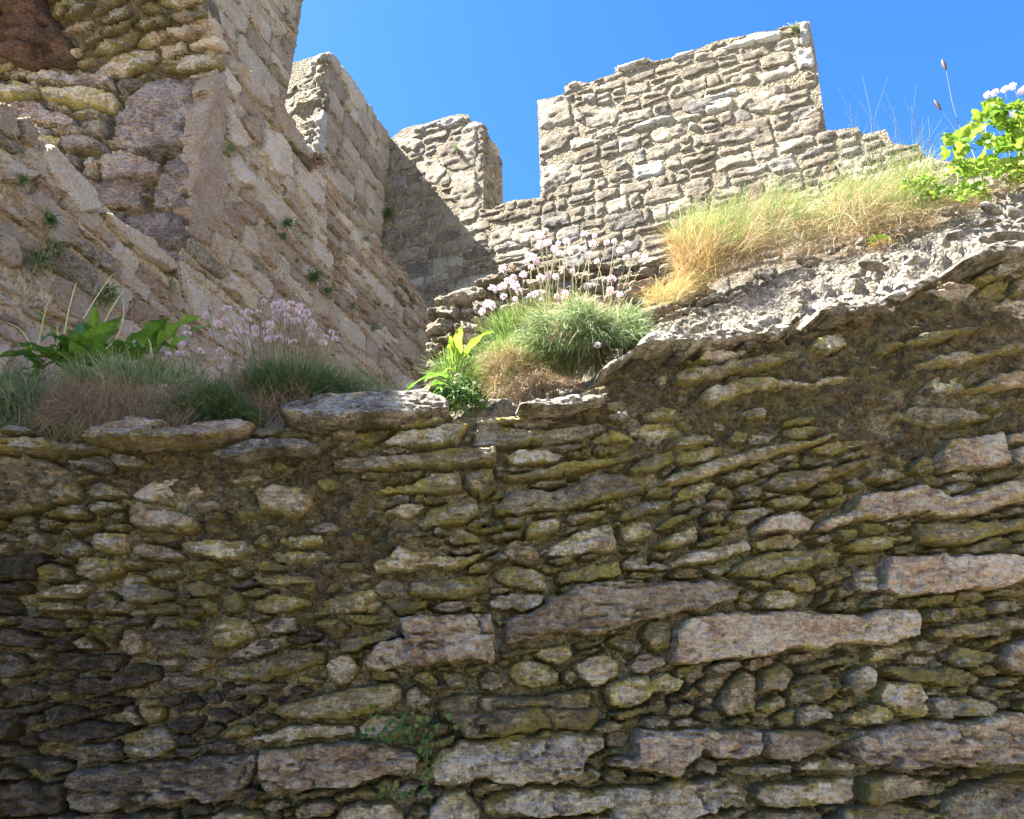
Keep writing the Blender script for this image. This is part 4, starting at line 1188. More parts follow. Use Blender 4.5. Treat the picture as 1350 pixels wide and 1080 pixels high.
# flower head: a rounded tuft of small petals above papery bracts
def flower_mesh(seed, squash):
    r = np.random.default_rng(seed); V = []; Fc = []; tn = []
    n = 90
    for i in range(n):
        z = 1 - 1.55 * (i + .5) / n; ph = i * 2.39996 + r.uniform(-.2, .2); s = math.sqrt(max(0, 1 - z * z))
        d = np.array([s * math.cos(ph), s * math.sin(ph), z * squash]); d += r.normal(0, .10, 3); rr = r.uniform(.82, 1.12)
        u = np.cross(d, r.normal(size=3)); u /= np.linalg.norm(u); v = np.cross(u, d / np.linalg.norm(d))
        c = d * rr; k = len(V); w = .17
        V += [c * .55, c - u * w + v * w * .4, c * 1.1 + v * w, c + u * w + v * w * .4, c * .97]
        Fc += [(k, k + 1, k + 4, k + 3), (k + 1, k + 2, k + 3, k + 4)]; tn += [r.uniform(0, .4)] + [r.uniform(.2, 1)] * 4
    me = raw_mesh('flower_head', np.array(V), np.array(Fc), {'tint': np.array(tn)}); me.materials.append(LM['petal']); return me
FH = [flower_mesh(1, .95), flower_mesh(2, .8), flower_mesh(3, .62)]
LM['spent'] = leaf_mat('spent_petals', [(.34, .22, .17), (.50, .36, .30), (.62, .50, .44)], trans=.2)
spent_ = flower_mesh(5, .8); spent_.materials[0] = LM['spent']; FH.append(spent_)
def flower(parent, base, head, size, variant):
    """one stalk with its flower head as a sub-part"""
    base = np.asarray(base, float); head = np.asarray(head, float); T = np.linspace(0, 1, 7)[:, None]
    d = head - base; bow = np.array([pr.normal(0, .12), pr.normal(0, .05), 0]) * np.linalg.norm(d)
    c = base + d * T + bow * (T * (1 - T)) + np.array([0, 0, 1]) * np.linalg.norm(d) * .12 * (T * (1 - T)) * 2
    w = .0011; V = []; 
    for k in range(7):
        for a in range(4): V.append(c[k] + w * np.array([math.cos(a * math.pi / 2), math.sin(a * math.pi / 2), 0]))
    Fq = np.array([[k * 4 + a, k * 4 + (a + 1) % 4, k * 4 + 4 + (a + 1) % 4, k * 4 + 4 + a] for k in range(6) for a in range(4)])
    s = link('flower_stalk', raw_mesh('flower_stalk', np.array(V), Fq, {'tint': np.full(len(V), pr.uniform())}), LM['stem'], parent)
    if pr.uniform() < .10: variant, size = 3, size * .8
    h = bpy.data.objects.new('flower_head', FH[variant]); COL.objects.link(h); h.parent = s
    h.location = head; h.scale = (size,) * 3; h.rotation_euler = (pr.normal(0, .25), pr.normal(0, .25), pr.uniform(0, 6))
    return s
def cushion(name, mat, parent, c, rx, ry, n, L, wd, droop=.6, up=.8, out=1.0, tint=None, jit=.3, kind='stuff', curl=.2, segs=4):
    P, a, r = disc_roots(c, rx, ry, n)
    P[:, 2] += (1 - r ** 2) * L * .2
    return blades(name, mat, parent, P, fan(a, r ** .8, up, out, jit), L * pr.uniform(.55, 1.15, n), wd, droop, curl, segs, tint, kind)
def plant(name, loc, label, cat, group=None): return empty(name, loc, label, cat, group)
def base_pt(px, py, Y):
    p = at(px, py, Y); return p
def heads(parent, pts, Y, broot, size, var, spread=.05):
    for (x, y) in pts:
        h = at(x, y, Y + pr.normal(0, .05)); b = np.array([broot[0] + (h[0] - broot[0]) * .55 + pr.normal(0, spread * .4), broot[1] + (h[1] - broot[1]) * .4 + pr.normal(0, spread * .3), 0]); b[2] = surf(b[None])[0] + .01
        flower(parent, b, h, size * pr.uniform(.68, 1.15), var() if callable(var) else var)
# broad leaf: curved blade with a folded midrib and wavy edge
def leaf(parent, base, d, L, W, mat, tint, droop=.35, wave=.08, name='leaf', tipr=.5, up=None, jag=0):
    d = np.array(d, float); d /= np.linalg.norm(d); upv = np.array([0, 0, 1.0]) if up is None else np.array(up, float)
    side = np.cross(d, upv); ln = np.linalg.norm(side); side = side / ln if ln > .1 else np.array([1.0, 0, 0]); nrm = np.cross(side, d)
    nl, nw = 11, 7; V = []; p = np.array(base, float); dd = d.copy(); tn = []; ph = pr.uniform(0, 6)
    for i in range(nl):
        t = i / (nl - 1); prof = math.sin(math.pi * min(1, .06 + .94 * t ** tipr)) ** .75 if t < 1 else .02
        prof = max(prof, .07 if t < .15 else .02)
        if jag and 0 < i < nl - 1: prof *= 1 - jag * (i % 2)
        for j in range(nw):
            s = j / (nw - 1) * 2 - 1; wv = wave * W * math.sin(t * 13 + s * 2 + ph) * abs(s)
            V.append(p + side * s * W * .5 * prof * (1 + .1 * math.sin(t * 17 + ph)) + nrm * (abs(s) * W * .16 * prof + wv)); tn.append(np.clip(tint + (.3 if j == nw // 2 else 0) + pr.normal(0, .05), 0, 1))
        dd = dd + np.array([0, 0, -1]) * droop * .16; dd /= np.linalg.norm(dd); nrm = np.cross(side, dd); p = p + dd * L / (nl - 1)
    idx = np.arange(nl * nw).reshape(nl, nw); q = np.stack([idx[:-1, :-1], idx[:-1, 1:], idx[1:, 1:], idx[1:, :-1]], -1).reshape(-1, 4)
    return link(name, raw_mesh(name, np.array(V), q, {'tint': np.array(tn)}), mat, parent)
def stalk(parent, pts, w, mat, tint, name='stalk'):
    c = np.array(pts, float); t = np.linspace(0, len(c) - 1, 14); i = np.minimum(t.astype(int), len(c) - 2); f = (t - i)[:, None]
    c = c[i] * (1 - f) + c[i + 1] * f
    for _ in range(2): c[1:-1] = .25 * c[:-2] + .5 * c[1:-1] + .25 * c[2:]
    V = []
    for k in range(14):
        ww = w * (1 - .5 * k / 13)
        for a in range(5): V.append(c[k] + ww * np.array([math.cos(a * 1.2566), .5 * math.sin(a * 1.2566), .6 * math.sin(a * 1.2566)]))
    Fq = np.array([[k * 5 + a, k * 5 + (a + 1) % 5, k * 5 + 5 + (a + 1) % 5, k * 5 + 5 + a] for k in range(13) for a in range(5)])
    return link(name, raw_mesh(name, np.array(V), Fq, {'tint': np.full(len(V), tint)}), mat, parent)
def loc_on(px, Y):
    """point of the bank seen in that direction"""
    x = (px - 675) / 868. * Y * 1.0; p = np.array([x, Y, 0.]); p[2] = surf(p[None])[0] + .015; return p

def mound(name, mat, par, cx, cy, cz, rx, ry, rz, n, L, wd, droop, tint=None, jit=.35, up=.3):
    a = pr.uniform(0, 2 * np.pi, n); z = pr.uniform(-.15, 1, n); s = np.sqrt(np.clip(1 - z * z, 0, 1)); q = pr.uniform(.65, 1, n)
    D_ = np.column_stack([s * np.cos(a), s * np.sin(a), z]); q = q * (1 + .42 * vnoise(D_ * 1.9 + cx * 10, 5) + .2 * vnoise(D_ * 5 + cy * 10, 6)); P = np.array([cx, cy, cz]) + D_ * q[:, None] * [rx, ry, rz]
    return blades(name, mat, par, P, unit_(D_ + np.array([0, 0, up]) + pr.normal(0, jit, (n, 3))), L * pr.uniform(.5, 1.2, n), wd, droop, .25, 5, tint, 'stuff')
# --- thrift in the shade, left of centre
tA = plant('thrift_clump', loc_on(285, 1.93), 'shaded dark green thrift cushion with a few scattered pink heads, left one on the ledge', 'thrift')
c = at(285, 540, 1.80)
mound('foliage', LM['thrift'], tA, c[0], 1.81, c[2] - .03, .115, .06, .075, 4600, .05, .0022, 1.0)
heads(tA, [(222, 468), (238, 456), (247, 440), (247, 432), (218, 475), (237, 467), (247, 467), (264, 463), (272, 493), (289, 462), (301, 474), (294, 485), (319, 486), (241, 453)], 1.93, (c[0], 1.93), .0115, lambda: 2)
tB = plant('thrift_clump', loc_on(385, 2.0), 'shaded thrift clump crowded with many lilac pink heads below the granite wall', 'thrift')
c = at(378, 512, 1.93)
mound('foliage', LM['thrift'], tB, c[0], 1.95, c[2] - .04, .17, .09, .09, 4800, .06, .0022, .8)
mound('grass', LM['olive'], tB, c[0] + .03, 2.0, c[2], .19, .09, .09, 1800, .09, .0018, .3, up=1.2)
hb = [(287, 428), (297, 422), (300, 407), (271, 415), (320, 413), (328, 421), (350, 428), (312, 431), (309, 438), (303, 445), (310, 447), (322, 439), (336, 433), (344, 440), (355, 437), (353, 448), (358, 446), (335, 443), (333, 457), (368, 444),
      (348, 397), (362, 402), (371, 398), (376, 404), (365, 411), (372, 409), (385, 410), (378, 416), (392, 412), (398, 410), (401, 418), (391, 423), (405, 412), (411, 424), (402, 430), (414, 428), (378, 450), (388, 450), (411, 442), (430, 444), (426, 452), (442, 447), (437, 438),
      (342, 403), (380, 423), (360, 421), (384, 400), (395, 404), (369, 402), (408, 434), (357, 428), (341, 411), (328, 411), (318, 422), (382, 408)]
heads(tB, hb, 2.02, (c[0], 2.02), .0118, lambda: int(pr.integers(1, 3)))
# --- grasses at the far left
g1 = plant('grass_tuft', loc_on(110, 1.9), 'brown dead grass tuft hanging over the ledge at the far left', 'grass')
P = np.column_stack([pr.uniform(-1.16, -.86, 2600), pr.uniform(1.76, 1.90, 2600), np.zeros(2600)]); P[:, 2] = surf(P)
blades('grass', LM['brown'], g1, P, unit_(np.column_stack([pr.normal(0, .5, 2600), pr.normal(-.5, .3, 2600), pr.uniform(.3, 1.5, 2600)])), pr.uniform(.08, .17, 2600), .0016, 2.2, .5, 7, kind='stuff')
g2 = plant('grass_tuft', loc_on(60, 2.05), 'olive green grass mound behind the brown tuft, under the broad leaves', 'grass')
P = np.column_stack([pr.uniform(-1.75, -.95, 5200), pr.uniform(1.72, 2.25, 5200), np.zeros(5200)]); P[:, 2] = surf(P)
mound('grass', LM['olive'], g2, at(50, 520, 1.9)[0], 1.88, at(60, 560, 1.9)[2], .22, .12, .10, 2600, .09, .0026, 1.0, up=.6)
mound('fine_grass', LM['brown'], g2, at(160, 500, 1.88)[0], 1.88, at(150, 560, 1.88)[2], .18, .09, .09, 1500, .09, .0018, 1.0, up=.7)
mound('green_grass', LM['thrift_lit'], g2, at(180, 500, 1.95)[0], 1.95, at(170, 520, 1.95)[2], .22, .09, .08, 1500, .09, .0026, 1.0, up=.9)
blades('grass', LM['olive'], g2, P, unit_(np.column_stack([pr.normal(0, .4, 5200), pr.normal(-.3, .35, 5200), np.full(5200, 1.0)])), pr.uniform(.04, .13, 5200), .0021, 1.2, .3, 5, kind='stuff')
mound('hanging_grass', LM['brown'], g1, at(110, 545, 1.76)[0], 1.78, at(110, 555, 1.76)[2], .12, .06, .09, 3400, .09, .0014, 2.4, jit=.7)
g3 = plant('grass_tuft', loc_on(200, 2.0), 'thin brownish grass between the broad leaves and the first thrift cushion', 'grass')
P = np.column_stack([pr.uniform(-.95, -.55, 2200), pr.uniform(1.80, 2.2, 2200), np.zeros(2200)]); P[:, 2] = surf(P)
blades('grass', LM['brown'], g3, P, unit_(np.column_stack([pr.normal(0, .4, 2200), pr.normal(-.3, .35, 2200), np.full(2200, 1.0)])), pr.uniform(.06, .20, 2200), .0016, 1.5, .35, 5, kind='stuff')
g4 = plant('grass_tuft', loc_on(470, 2.05), 'green grass with curled straw at its foot, right of the shaded thrift', 'grass')
P = np.column_stack([pr.uniform(-.55, -.36, 1500), pr.uniform(1.95, 2.2, 1500), np.zeros(1500)]); P[:, 2] = surf(P)
blades('grass', LM['olive'], g4, P, unit_(np.column_stack([pr.normal(0, .3, 1500), pr.normal(-.1, .3, 1500), np.full(1500, 1.0)])), pr.uniform(.06, .16, 1500), .002, 1.0, .3, 5, kind='stuff')
P = np.column_stack([pr.uniform(-.56, -.33, 900), pr.uniform(1.86, 2.05, 900), np.zeros(900)]); P[:, 2] = surf(P)
blades('dead_grass', LM['straw'], g4, P, unit_(np.column_stack([pr.normal(.2, .6, 900), pr.normal(-.5, .3, 900), np.full(900, .5)])), pr.uniform(.07, .14, 900), .0019, 3.0, .8, 8, kind='stuff', tint=pr.uniform(0, .5, 900))
# --- broad leaves, far left
bl1 = plant('broad_leaf_plant', loc_on(110, 2.0), 'plant with broad dark green leaves and pale bent stalks at the left edge', 'plant')
for (bx, by, tx, ty, w, tn) in [(75, 470, 40, 425, .045, .4), (60, 470, 20, 440, .04, .3), (80, 475, 75, 410, .04, .5), (90, 475, 105, 418, .06, .6), (110, 480, 150, 405, .06, .5), (120, 475, 155, 425, .055, .7), (130, 470, 175, 420, .05, .3), (60, 480, 30, 470, .04, .4),
        (85, 480, 60, 440, .045, .6), (100, 480, 90, 430, .05, .4), (150, 460, 180, 430, .055, .8), (165, 455, 200, 410, .045, .3), (190, 450, 215, 408, .06, .1), (210, 450, 245, 405, .06, .8), (230, 455, 262, 412, .055, .9), (185, 460, 235, 425, .06, .2), (115, 470, 130, 400, .045, .7), (140, 470, 120, 430, .05, .5),
        (45, 490, 5, 470, .04, .2), (170, 470, 190, 440, .05, .6), (50, 475, 45, 450, .035, .3), (95, 485, 140, 450, .045, .4)]:
    b_ = at(bx, by, 2.0 + pr.normal(0, .04)); e_ = at(tx, ty, 1.97 + pr.normal(0, .06)); d_ = e_ - b_
    leaf(bl1, b_ - np.array([0, 0, .02]), d_ + np.array([0, 0, .1]) * np.linalg.norm(d_), np.linalg.norm(d_) * 1.15, w * 1.15, LM['broad'], tn, .7, .12)
    if by > 465:
        q_ = b_ + pr.normal(0, .025, 3); d2 = d_ + pr.normal(0, .04, 3) + np.array([0, -.03, .02]); leaf(bl1, q_, d2, np.linalg.norm(d_) * .9, w * .8, LM['broad'], pr.uniform(), .8, .14)
for pts in [[(45, 465), (30, 435), (10, 425), (-10, 423)], [(50, 455), (55, 430), (62, 400), (70, 390)], [(85, 440), (90, 410), (98, 380), (101, 372)], [(133, 435), (145, 410), (158, 390), (165, 382)], [(140, 460), (155, 445), (163, 420), (163, 395)], [(110, 420), (125, 395), (145, 365), (150, 362)], [(200, 470), (198, 450), (188, 440)], [(75, 455), (76, 440), (75, 430)]]:
    stalk(bl1, [at(x, y, 1.96) for x, y in pts], .0032, LM['palestem'], pr.uniform(.2, 1))
# --- small rosette in the middle, half in the sun
ros = plant('dandelion_plant', loc_on(590, 1.9), 'leafy green rosette with one bright upright leaf beside the sunlit grass clump', 'plant')
for (bx, by, tx, ty, w, tn, m) in [(595, 495, 535, 482, .03, .4, 'broad'), (590, 500, 545, 500, .026, .5, 'broad'), (590, 505, 545, 515, .026, .4, 'broad'), (592, 500, 560, 478, .03, .5, 'broad'), (600, 510, 572, 530, .026, .6, 'broad'), (603, 510, 600, 545, .026, .5, 'broad'),
        (606, 505, 630, 540, .022, .5, 'broad'), (600, 500, 575, 515, .026, .6, 'broad'), (606, 498, 640, 515, .026, .4, 'ivy'), (612, 495, 636, 490, .022, .7, 'broad'), (597, 480, 604, 432, .05, .8, 'lime'), (603, 480, 596, 440, .03, .6, 'lime'), (600, 475, 618, 450, .02, .7, 'lime'), (612, 470, 640, 418, .024, .5, 'lime'), (600, 490, 583, 470, .02, .6, 'lime'),
        (605, 510, 618, 552, .02, .3, 'ivy'), (598, 512, 588, 550, .02, .4, 'ivy'), (596, 505, 556, 526, .024, .4, 'broad'), (608, 500, 622, 525, .02, .6, 'broad')]:
    b_ = at(bx, by, 1.90 + pr.normal(0, .02)); e_ = at(tx, ty, 1.86 + pr.normal(0, .03)); d_ = e_ - b_
    leaf(ros, b_, d_ + np.array([0, 0, .3 if ty > by else .05]) * np.linalg.norm(d_), np.linalg.norm(d_) * 1.1, w * .95, LM[m], tn, .8, .16, jag=.35 if m != 'lime' else 0)
mound('small_leaves', LM['ivy'], ros, at(605, 520, 1.86)[0], 1.88, at(605, 528, 1.86)[2], .06, .03, .05, 420, .04, .006, 1.2, jit=.7)
mound('grass', LM['green'], ros, at(600, 490, 1.92)[0], 1.93, at(600, 500, 1.92)[2], .06, .04, .04, 500, .08, .002, .6, up=1.0)
# --- the sunlit thrift in the middle
tC = plant('thrift_clump', loc_on(770, 2.0), 'sunlit bright green thrift cushion with tall pale pink heads and a dry straw side', 'thrift')
c = at(775, 470, 1.98)
cc_ = at(778, 445, 2.0)
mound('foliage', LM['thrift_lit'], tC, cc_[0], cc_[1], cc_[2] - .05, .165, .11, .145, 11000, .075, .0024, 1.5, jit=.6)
cd_ = at(668, 480, 2.0)
mound('dry_tips', LM['straw'], tC, cc_[0] - .03, cc_[1], cc_[2] - .04, .17, .115, .15, 1500, .07, .0018, 1.0, jit=.7)
mound('dry_foliage', LM['straw'], tC, cd_[0] + .01, cd_[1], cd_[2] - .05, .10, .09, .10, 2600, .06, .0018, 1.0, jit=.8)
mound('fresh_stalks', LM['green'], tC, cd_[0] + .01, cd_[1] - .01, cd_[2] - .04, .11, .09, .11, 900, .08, .0017, .6, jit=.6)
mound('dry_stalks', LM['straw'], tC, cc_[0] - .04, cc_[1] + .05, cc_[2] + .02, .16, .07, .11, 1300, .09, .0014, .5, jit=.5, up=1.0)
ce_ = at(690, 425, 2.08)
mound('fresh_foliage', LM['green'], tC, ce_[0], ce_[1], ce_[2] - .08, .13, .08, .10, 2300, .08, .0018, .3, up=1.2)
mound('dead_stalks', LM['brown'], tC, at(710, 505, 1.93)[0], 1.93, at(710, 512, 1.93)[2], .12, .05, .03, 900, .05, .0016, 2.5)
hc = [(712, 311), (719, 304), (711, 320), (722, 320), (745, 308), (747, 318), (736, 321), (731, 328), (770, 309), (784, 311), (782, 322), (739, 335), (733, 330), (710, 325), (697, 337), (702, 339), (693, 345), (663, 354), (674, 352), (662, 379), (670, 370), (678, 375), (677, 366), (684, 385), (650, 381), (649, 403), (636, 411), (664, 391), (681, 378), (720, 366), (723, 361), (755, 358), (757, 349), (734, 391), (738, 384), (742, 394), (735, 403), (790, 403), (765, 409), (763, 412), (792, 447), (776, 337), (838, 336), (826, 340), (850, 340), (826, 375), (800, 320), (810, 318), (828, 322), (818, 330), (787, 345), (768, 330), (700, 352), (690, 362), (707, 345), (752, 334)]
hc += [(pr.normal(745, 45), pr.normal(392, 24)) for k in range(16)]
heads(tC, hc, 2.06, (cc_[0] - .08, 2.06), .0125, lambda: int(pr.integers(0, 2)), .09)
s_ = stalk(tC, [at(x, y, 1.86) for x, y in [(818, 440), (822, 470), (812, 492), (795, 493), (788, 458)]], .0011, LM['stem'], .8, 'bent_stalk')
h = bpy.data.objects.new('flower_head', FH[0]); COL.objects.link(h); h.parent = s_; h.location = at(788, 455, 1.86); h.scale = (.010,) * 3
# --- long grass on the right
gR = plant('grass_tuft', loc_on(1020, 2.35), 'long sunlit grass sweeping along the bank, orange at its left end and straw below', 'grass')
# (px centre, py base, spread px, number, length, lean x, material, droop)
def sweep(name, mat, x0, x1, yb, n, L, lean, up, droop, wd=.0019, Y=2.38, dy=.08, tint=None, curl=.25, spread=14):
    t = pr.uniform(0, 1, n); px = x0 + (x1 - x0) * t; py = np.interp(px, [p[0] for p in yb], [p[1] for p in yb]) + pr.normal(0, spread, n)
    P = np.array([at(x, y, Y + d) for x, y, d in zip(px, py, pr.normal(0, dy, n))])
    cl = vnoise(np.column_stack([px / 22, py / 30, 0 * px]), 9); D_ = unit_(np.column_stack([pr.normal(lean, .45, n) + .7 * cl, pr.normal(-.35, .35, n) + .4 * vnoise(np.column_stack([px / 15, py / 30, 0 * px + 5]), 9), up * pr.uniform(.5, 1.3, n)]))
    hole = vnoise(np.column_stack([px / 26, py / 14, 0 * px + 2]), 19) < -.22; L = np.where(hole, .35, 1.0) * L
    if tint is None: tint = np.clip(.5 + .5 * vnoise(np.column_stack([px / 30, py / 25, 0 * px + 9]), 3) + pr.normal(0, .25, n), 0, 1)
    return blades(name, mat, gR, P, D_, L * pr.uniform(.5, 1.2, n), wd, droop, curl, 6, tint, 'stuff')
base = [(850, 392), (900, 358), (1000, 335), (1100, 318), (1200, 298), (1300, 268), (1400, 240)]
sweep('orange_grass', LM['orange'], 893, 945, base, 1500, .18, -.02, 1.1, .7, Y=2.25)
sweep('orange_grass', LM['orange'], 850, 905, [(850, 400), (905, 380)], 1100, .075, 0, .8, 1.2, Y=2.15, spread=6)
sweep('green_grass', LM['green'], 930, 1240, [(p[0], p[1] - 28) for p in base], 5200, .15, .12, 1.0, 1.0)
sweep('straw', LM['straw'], 890, 990, [(p[0], p[1] - 10) for p in base], 1300, .16, .1, .9, 1.2, Y=2.26)
sweep('green_grass', LM['green'], 895, 980, [(p[0], p[1] - 28) for p in base], 1400, .17, .1, 1.2, .6, Y=2.28)
sweep('straw', LM['straw'], 930, 1240, [(p[0], p[1] - 38) for p in base], 3000, .15, .12, .9, 1.3, tint=pr.uniform(.4, 1, 3000))
sweep('green_grass', LM['green'], 1000, 1240, [(p[0], p[1] - 50) for p in base], 700, .19, .25, .9, .5)
sweep('straw', LM['straw'], 900, 1190, [(p[0], p[1] - 22) for p in base], 4600, .16, .15, .55, 2.2, Y=2.32, curl=.35, tint=pr.uniform(.3, 1, 4600))
sweep('straw', LM['straw'], 880, 1240, base, 2600, .11, .1, .25, 2.8, Y=2.27, curl=.4, tint=pr.uniform(0, .45, 2600))
sweep('straw', LM['brown'], 1180, 1420, [(1180, 296), (1240, 284), (1350, 246), (1420, 225)], 1500, .07, .3, .4, 2.2, Y=2.4, curl=.4, spread=6)
sweep('straw', LM['straw'], 1180, 1420, [(1180, 285), (1240, 272), (1350, 238), (1420, 215)], 1500, .09, .2, .6, 1.8, Y=2.4, curl=.4, spread=8)
sweep('green_grass', LM['green'], 1130, 1400, [(1130, 290), (1240, 268), (1400, 225)], 1200, .09, .1, 1.0, .7, Y=2.45)
# --- leafy bright plant and its neighbours, top right
lp = plant('leafy_plant', loc_on(1280, 2.45), 'bright lime green leafy plant on top of the bank at the right edge', 'plant')
lf = []
for (x0, y0, x1, y1, n, L) in [(1245, 200, 1275, 165, 6, 46), (1185, 240, 1230, 225, 16, 24), (1215, 255, 1300, 235, 26, 26), (1250, 225, 1300, 205, 18, 28), (1288, 160, 1350, 130, 26, 34), (1290, 190, 1370, 175, 26, 36), (1270, 215, 1360, 205, 26, 34), (1310, 165, 1400, 150, 20, 38), (1300, 232, 1400, 215, 20, 32), (1350, 190, 1450, 170, 20, 38)]:
    for k in range(int(n * 2.0)): lf.append((pr.uniform(x0, x1), pr.uniform(y1, y0) + 12, L))
for x, y, L in lf:
    Y = (2.36 if x > 1275 else 2.24) + pr.normal(0, .05); b_ = at(x, y, Y); a = pr.uniform(-2.2, 2.2); Lm = L * Y / 950 * pr.uniform(.5, .95)
    leaf(lp, b_, [math.sin(a) * .9, -abs(pr.normal(.4, .3)), max(-.1, math.cos(a)) + .25], Lm, Lm * .72, LM['lime'], pr.uniform(0, 1), .6, .10, up=[pr.normal(0, .3), -1, .4])
for x0, y0, x1, y1 in [(1290, 260, 1300, 150), (1330, 260, 1325, 140), (1350, 255, 1360, 120), (1260, 265, 1262, 175), (1380, 250, 1385, 140), (1300, 262, 1280, 195), (1210, 272, 1200, 230)]:
    stalk(lp, [at(x0, y0, 2.46), at((x0 + x1) / 2 + 4, (y0 + y1) / 2, 2.44), at(x1, y1, 2.44)], .004, LM['palestem'], .1, 'stem')
tD = plant('thrift_clump', loc_on(1350, 2.6), 'pink thrift heads standing above the lime green leaves at the right edge', 'thrift')
cD = at(1345, 235, 2.6)
mound('foliage', LM['thrift_lit'], tD, cD[0], 2.6, surf(np.array([[cD[0], 2.6, 0]]))[0] + .02, .12, .08, .06, 900, .06, .0022, .8)
for (x, y) in [(1302, 125), (1312, 122), (1325, 118), (1335, 114), (1346, 121), (1337, 150), (1352, 116), (1360, 124), (1372, 118)]:
    h = at(x, y, 2.55); flower(tD, (h[0] + pr.normal(0, .03), 2.6, surf(np.array([[h[0], 2.6, 0]]))[0] + .02), h, .0155, 0)
# plantain seed heads
pl_ = plant('plantain', loc_on(1262, 2.4), 'two dark plantain seed heads on long thin stalks against the blue sky', 'plant')
def seed_head(par, p0, p1, r):
    p0, p1 = np.array(p0), np.array(p1); V = []; n = 12; L = p1 - p0; k = np.linalg.norm(L)
    ax = L / k; s1 = unit_(np.cross(ax, [0, 1, .1])); s2 = np.cross(ax, s1)
    for i in range(n):
        t = i / (n - 1); rr = r * math.sin(math.pi * (.06 + .88 * t)) ** .6
        for a in range(10): V.append(p0 + L * t + (s1 * math.cos(a * .6283) + s2 * math.sin(a * .6283)) * rr * (1 + .22 * ((i + a) % 2)))
    Fq = [[i * 10 + a, i * 10 + (a + 1) % 10, i * 10 + 10 + (a + 1) % 10, i * 10 + 10 + a] for i in range(n - 1) for a in range(10)]
    link('seed_head', raw_mesh('seed_head', np.array(V), np.array(Fq), {'tint': pr.uniform(0, 1, len(V))}), LM['seed'], par)
s1_ = stalk(pl_, [at(x, y, 2.4) for x, y in [(1290, 265), (1272, 185), (1256, 140), (1247, 90)]], .0026, LM['stem'], .3); seed_head(s1_, at(1247, 92, 2.4), at(1242, 79, 2.4), .0075)
s2_ = stalk(pl_, [at(x, y, 2.4) for x, y in [(1282, 240), (1262, 175), (1240, 143)]], .0024, LM['stem'], .4); seed_head(s2_, at(1240, 145, 2.4), at(1232, 132, 2.4), .0065)
tallg = plant('grass_tuft', loc_on(1200, 2.5), 'few tall thin grass blades standing up against the sky left of the leafy plant', 'grass')
for k in range(46):
    x = pr.uniform(1120, 1250); b_ = at(x, 250, 2.5)
    ln = pr.uniform(60, 115) if k > 8 else pr.uniform(110, 150)
    stalk(tallg, [b_, at(x + pr.normal(-5, 10), 250 - ln * .6, 2.5), at(x + pr.normal(-14, 20), 250 - ln, 2.5)], .0011, LM['olive'], pr.uniform(.3, .8), 'grass_blade')
for k in range(14):
    x, y = pr.uniform(1125, 1180), pr.uniform(212, 240)
    h = bpy.data.objects.new('flower_head', FH[2]); COL.objects.link(h); h.location = at(x, y, 2.45); h.scale = (.006,) * 3; h.parent = tallg; h.location = np.array(h.location) - np.array(tallg.location)

# --- creeping plant growing from the joint low in the nearest wall
cp = plant('creeping_plant', NW.pos(np.array([*NW.hit(540, 965), .04])), 'little creeping plant with tiny round green leaves rooted in a joint of the shaded wall', 'plant')
lm = []
for i in range(3):
    n = 9; V = [(0, 0, 0)] + [(math.cos(2 * math.pi * k / n) * .5, .5 + math.sin(2 * math.pi * k / n) * .5 * (.8 + .1 * i), .06 * math.cos(4 * math.pi * k / n)) for k in range(n)] + [(0, .5, -.05)]
    Fq = [(n + 1, 1 + k, 1 + (k + 1) % n) for k in range(n)]; me = raw_mesh('leaf', np.array(V), np.array(Fq), {'tint': pr.uniform(0, 1) + 0 * np.arange(n + 2)}); me.materials.append(LM['ivy']); lm.append(me)
clus = [(498, 945, 14, 10, 8), (520, 950, 24, 16, 20), (545, 960, 34, 20, 34), (575, 965, 24, 18, 20), (500, 968, 30, 10, 20), (527, 970, 30, 10, 22), (480, 968, 8, 4, 6), (561, 992, 10, 12, 16), (563, 1020, 8, 12, 12), (560, 1040, 6, 10, 6), (515, 1040, 14, 8, 14), (527, 1044, 14, 6, 10), (505, 1046, 7, 5, 5)]
for (x, y, sx, sy, n) in clus:
    for k in range(n):
        u, v = NW.hit(x + pr.normal(0, sx * .55), y + pr.normal(0, sy * .55)); p = NW.pos(np.array([u, v, pr.uniform(.03, .09)]))
        o = bpy.data.objects.new('leaf', lm[k % 3]); COL.objects.link(o); s = pr.uniform(.007, .015); o.scale = (s, s, s); o.parent = cp
        o.location = p - np.array(cp.location); o.rotation_euler = (R(60) + pr.normal(0, .45), pr.normal(0, .5), pr.normal(0, 1.2))
for a, b_, c_ in [((535, 975), (520, 960), (498, 945)), ((540, 975), (555, 965), (585, 962)), ((545, 975), (562, 1000), (562, 1040)), ((540, 978), (515, 972), (480, 968))]:
    q = [NW.pos(np.array([*NW.hit(*z), w_])) - 0 for z, w_ in ((a, .0), (b_, .06), (c_, .05))]; stalk(cp, q, .0012, LM['stem'], .2, 'stem')

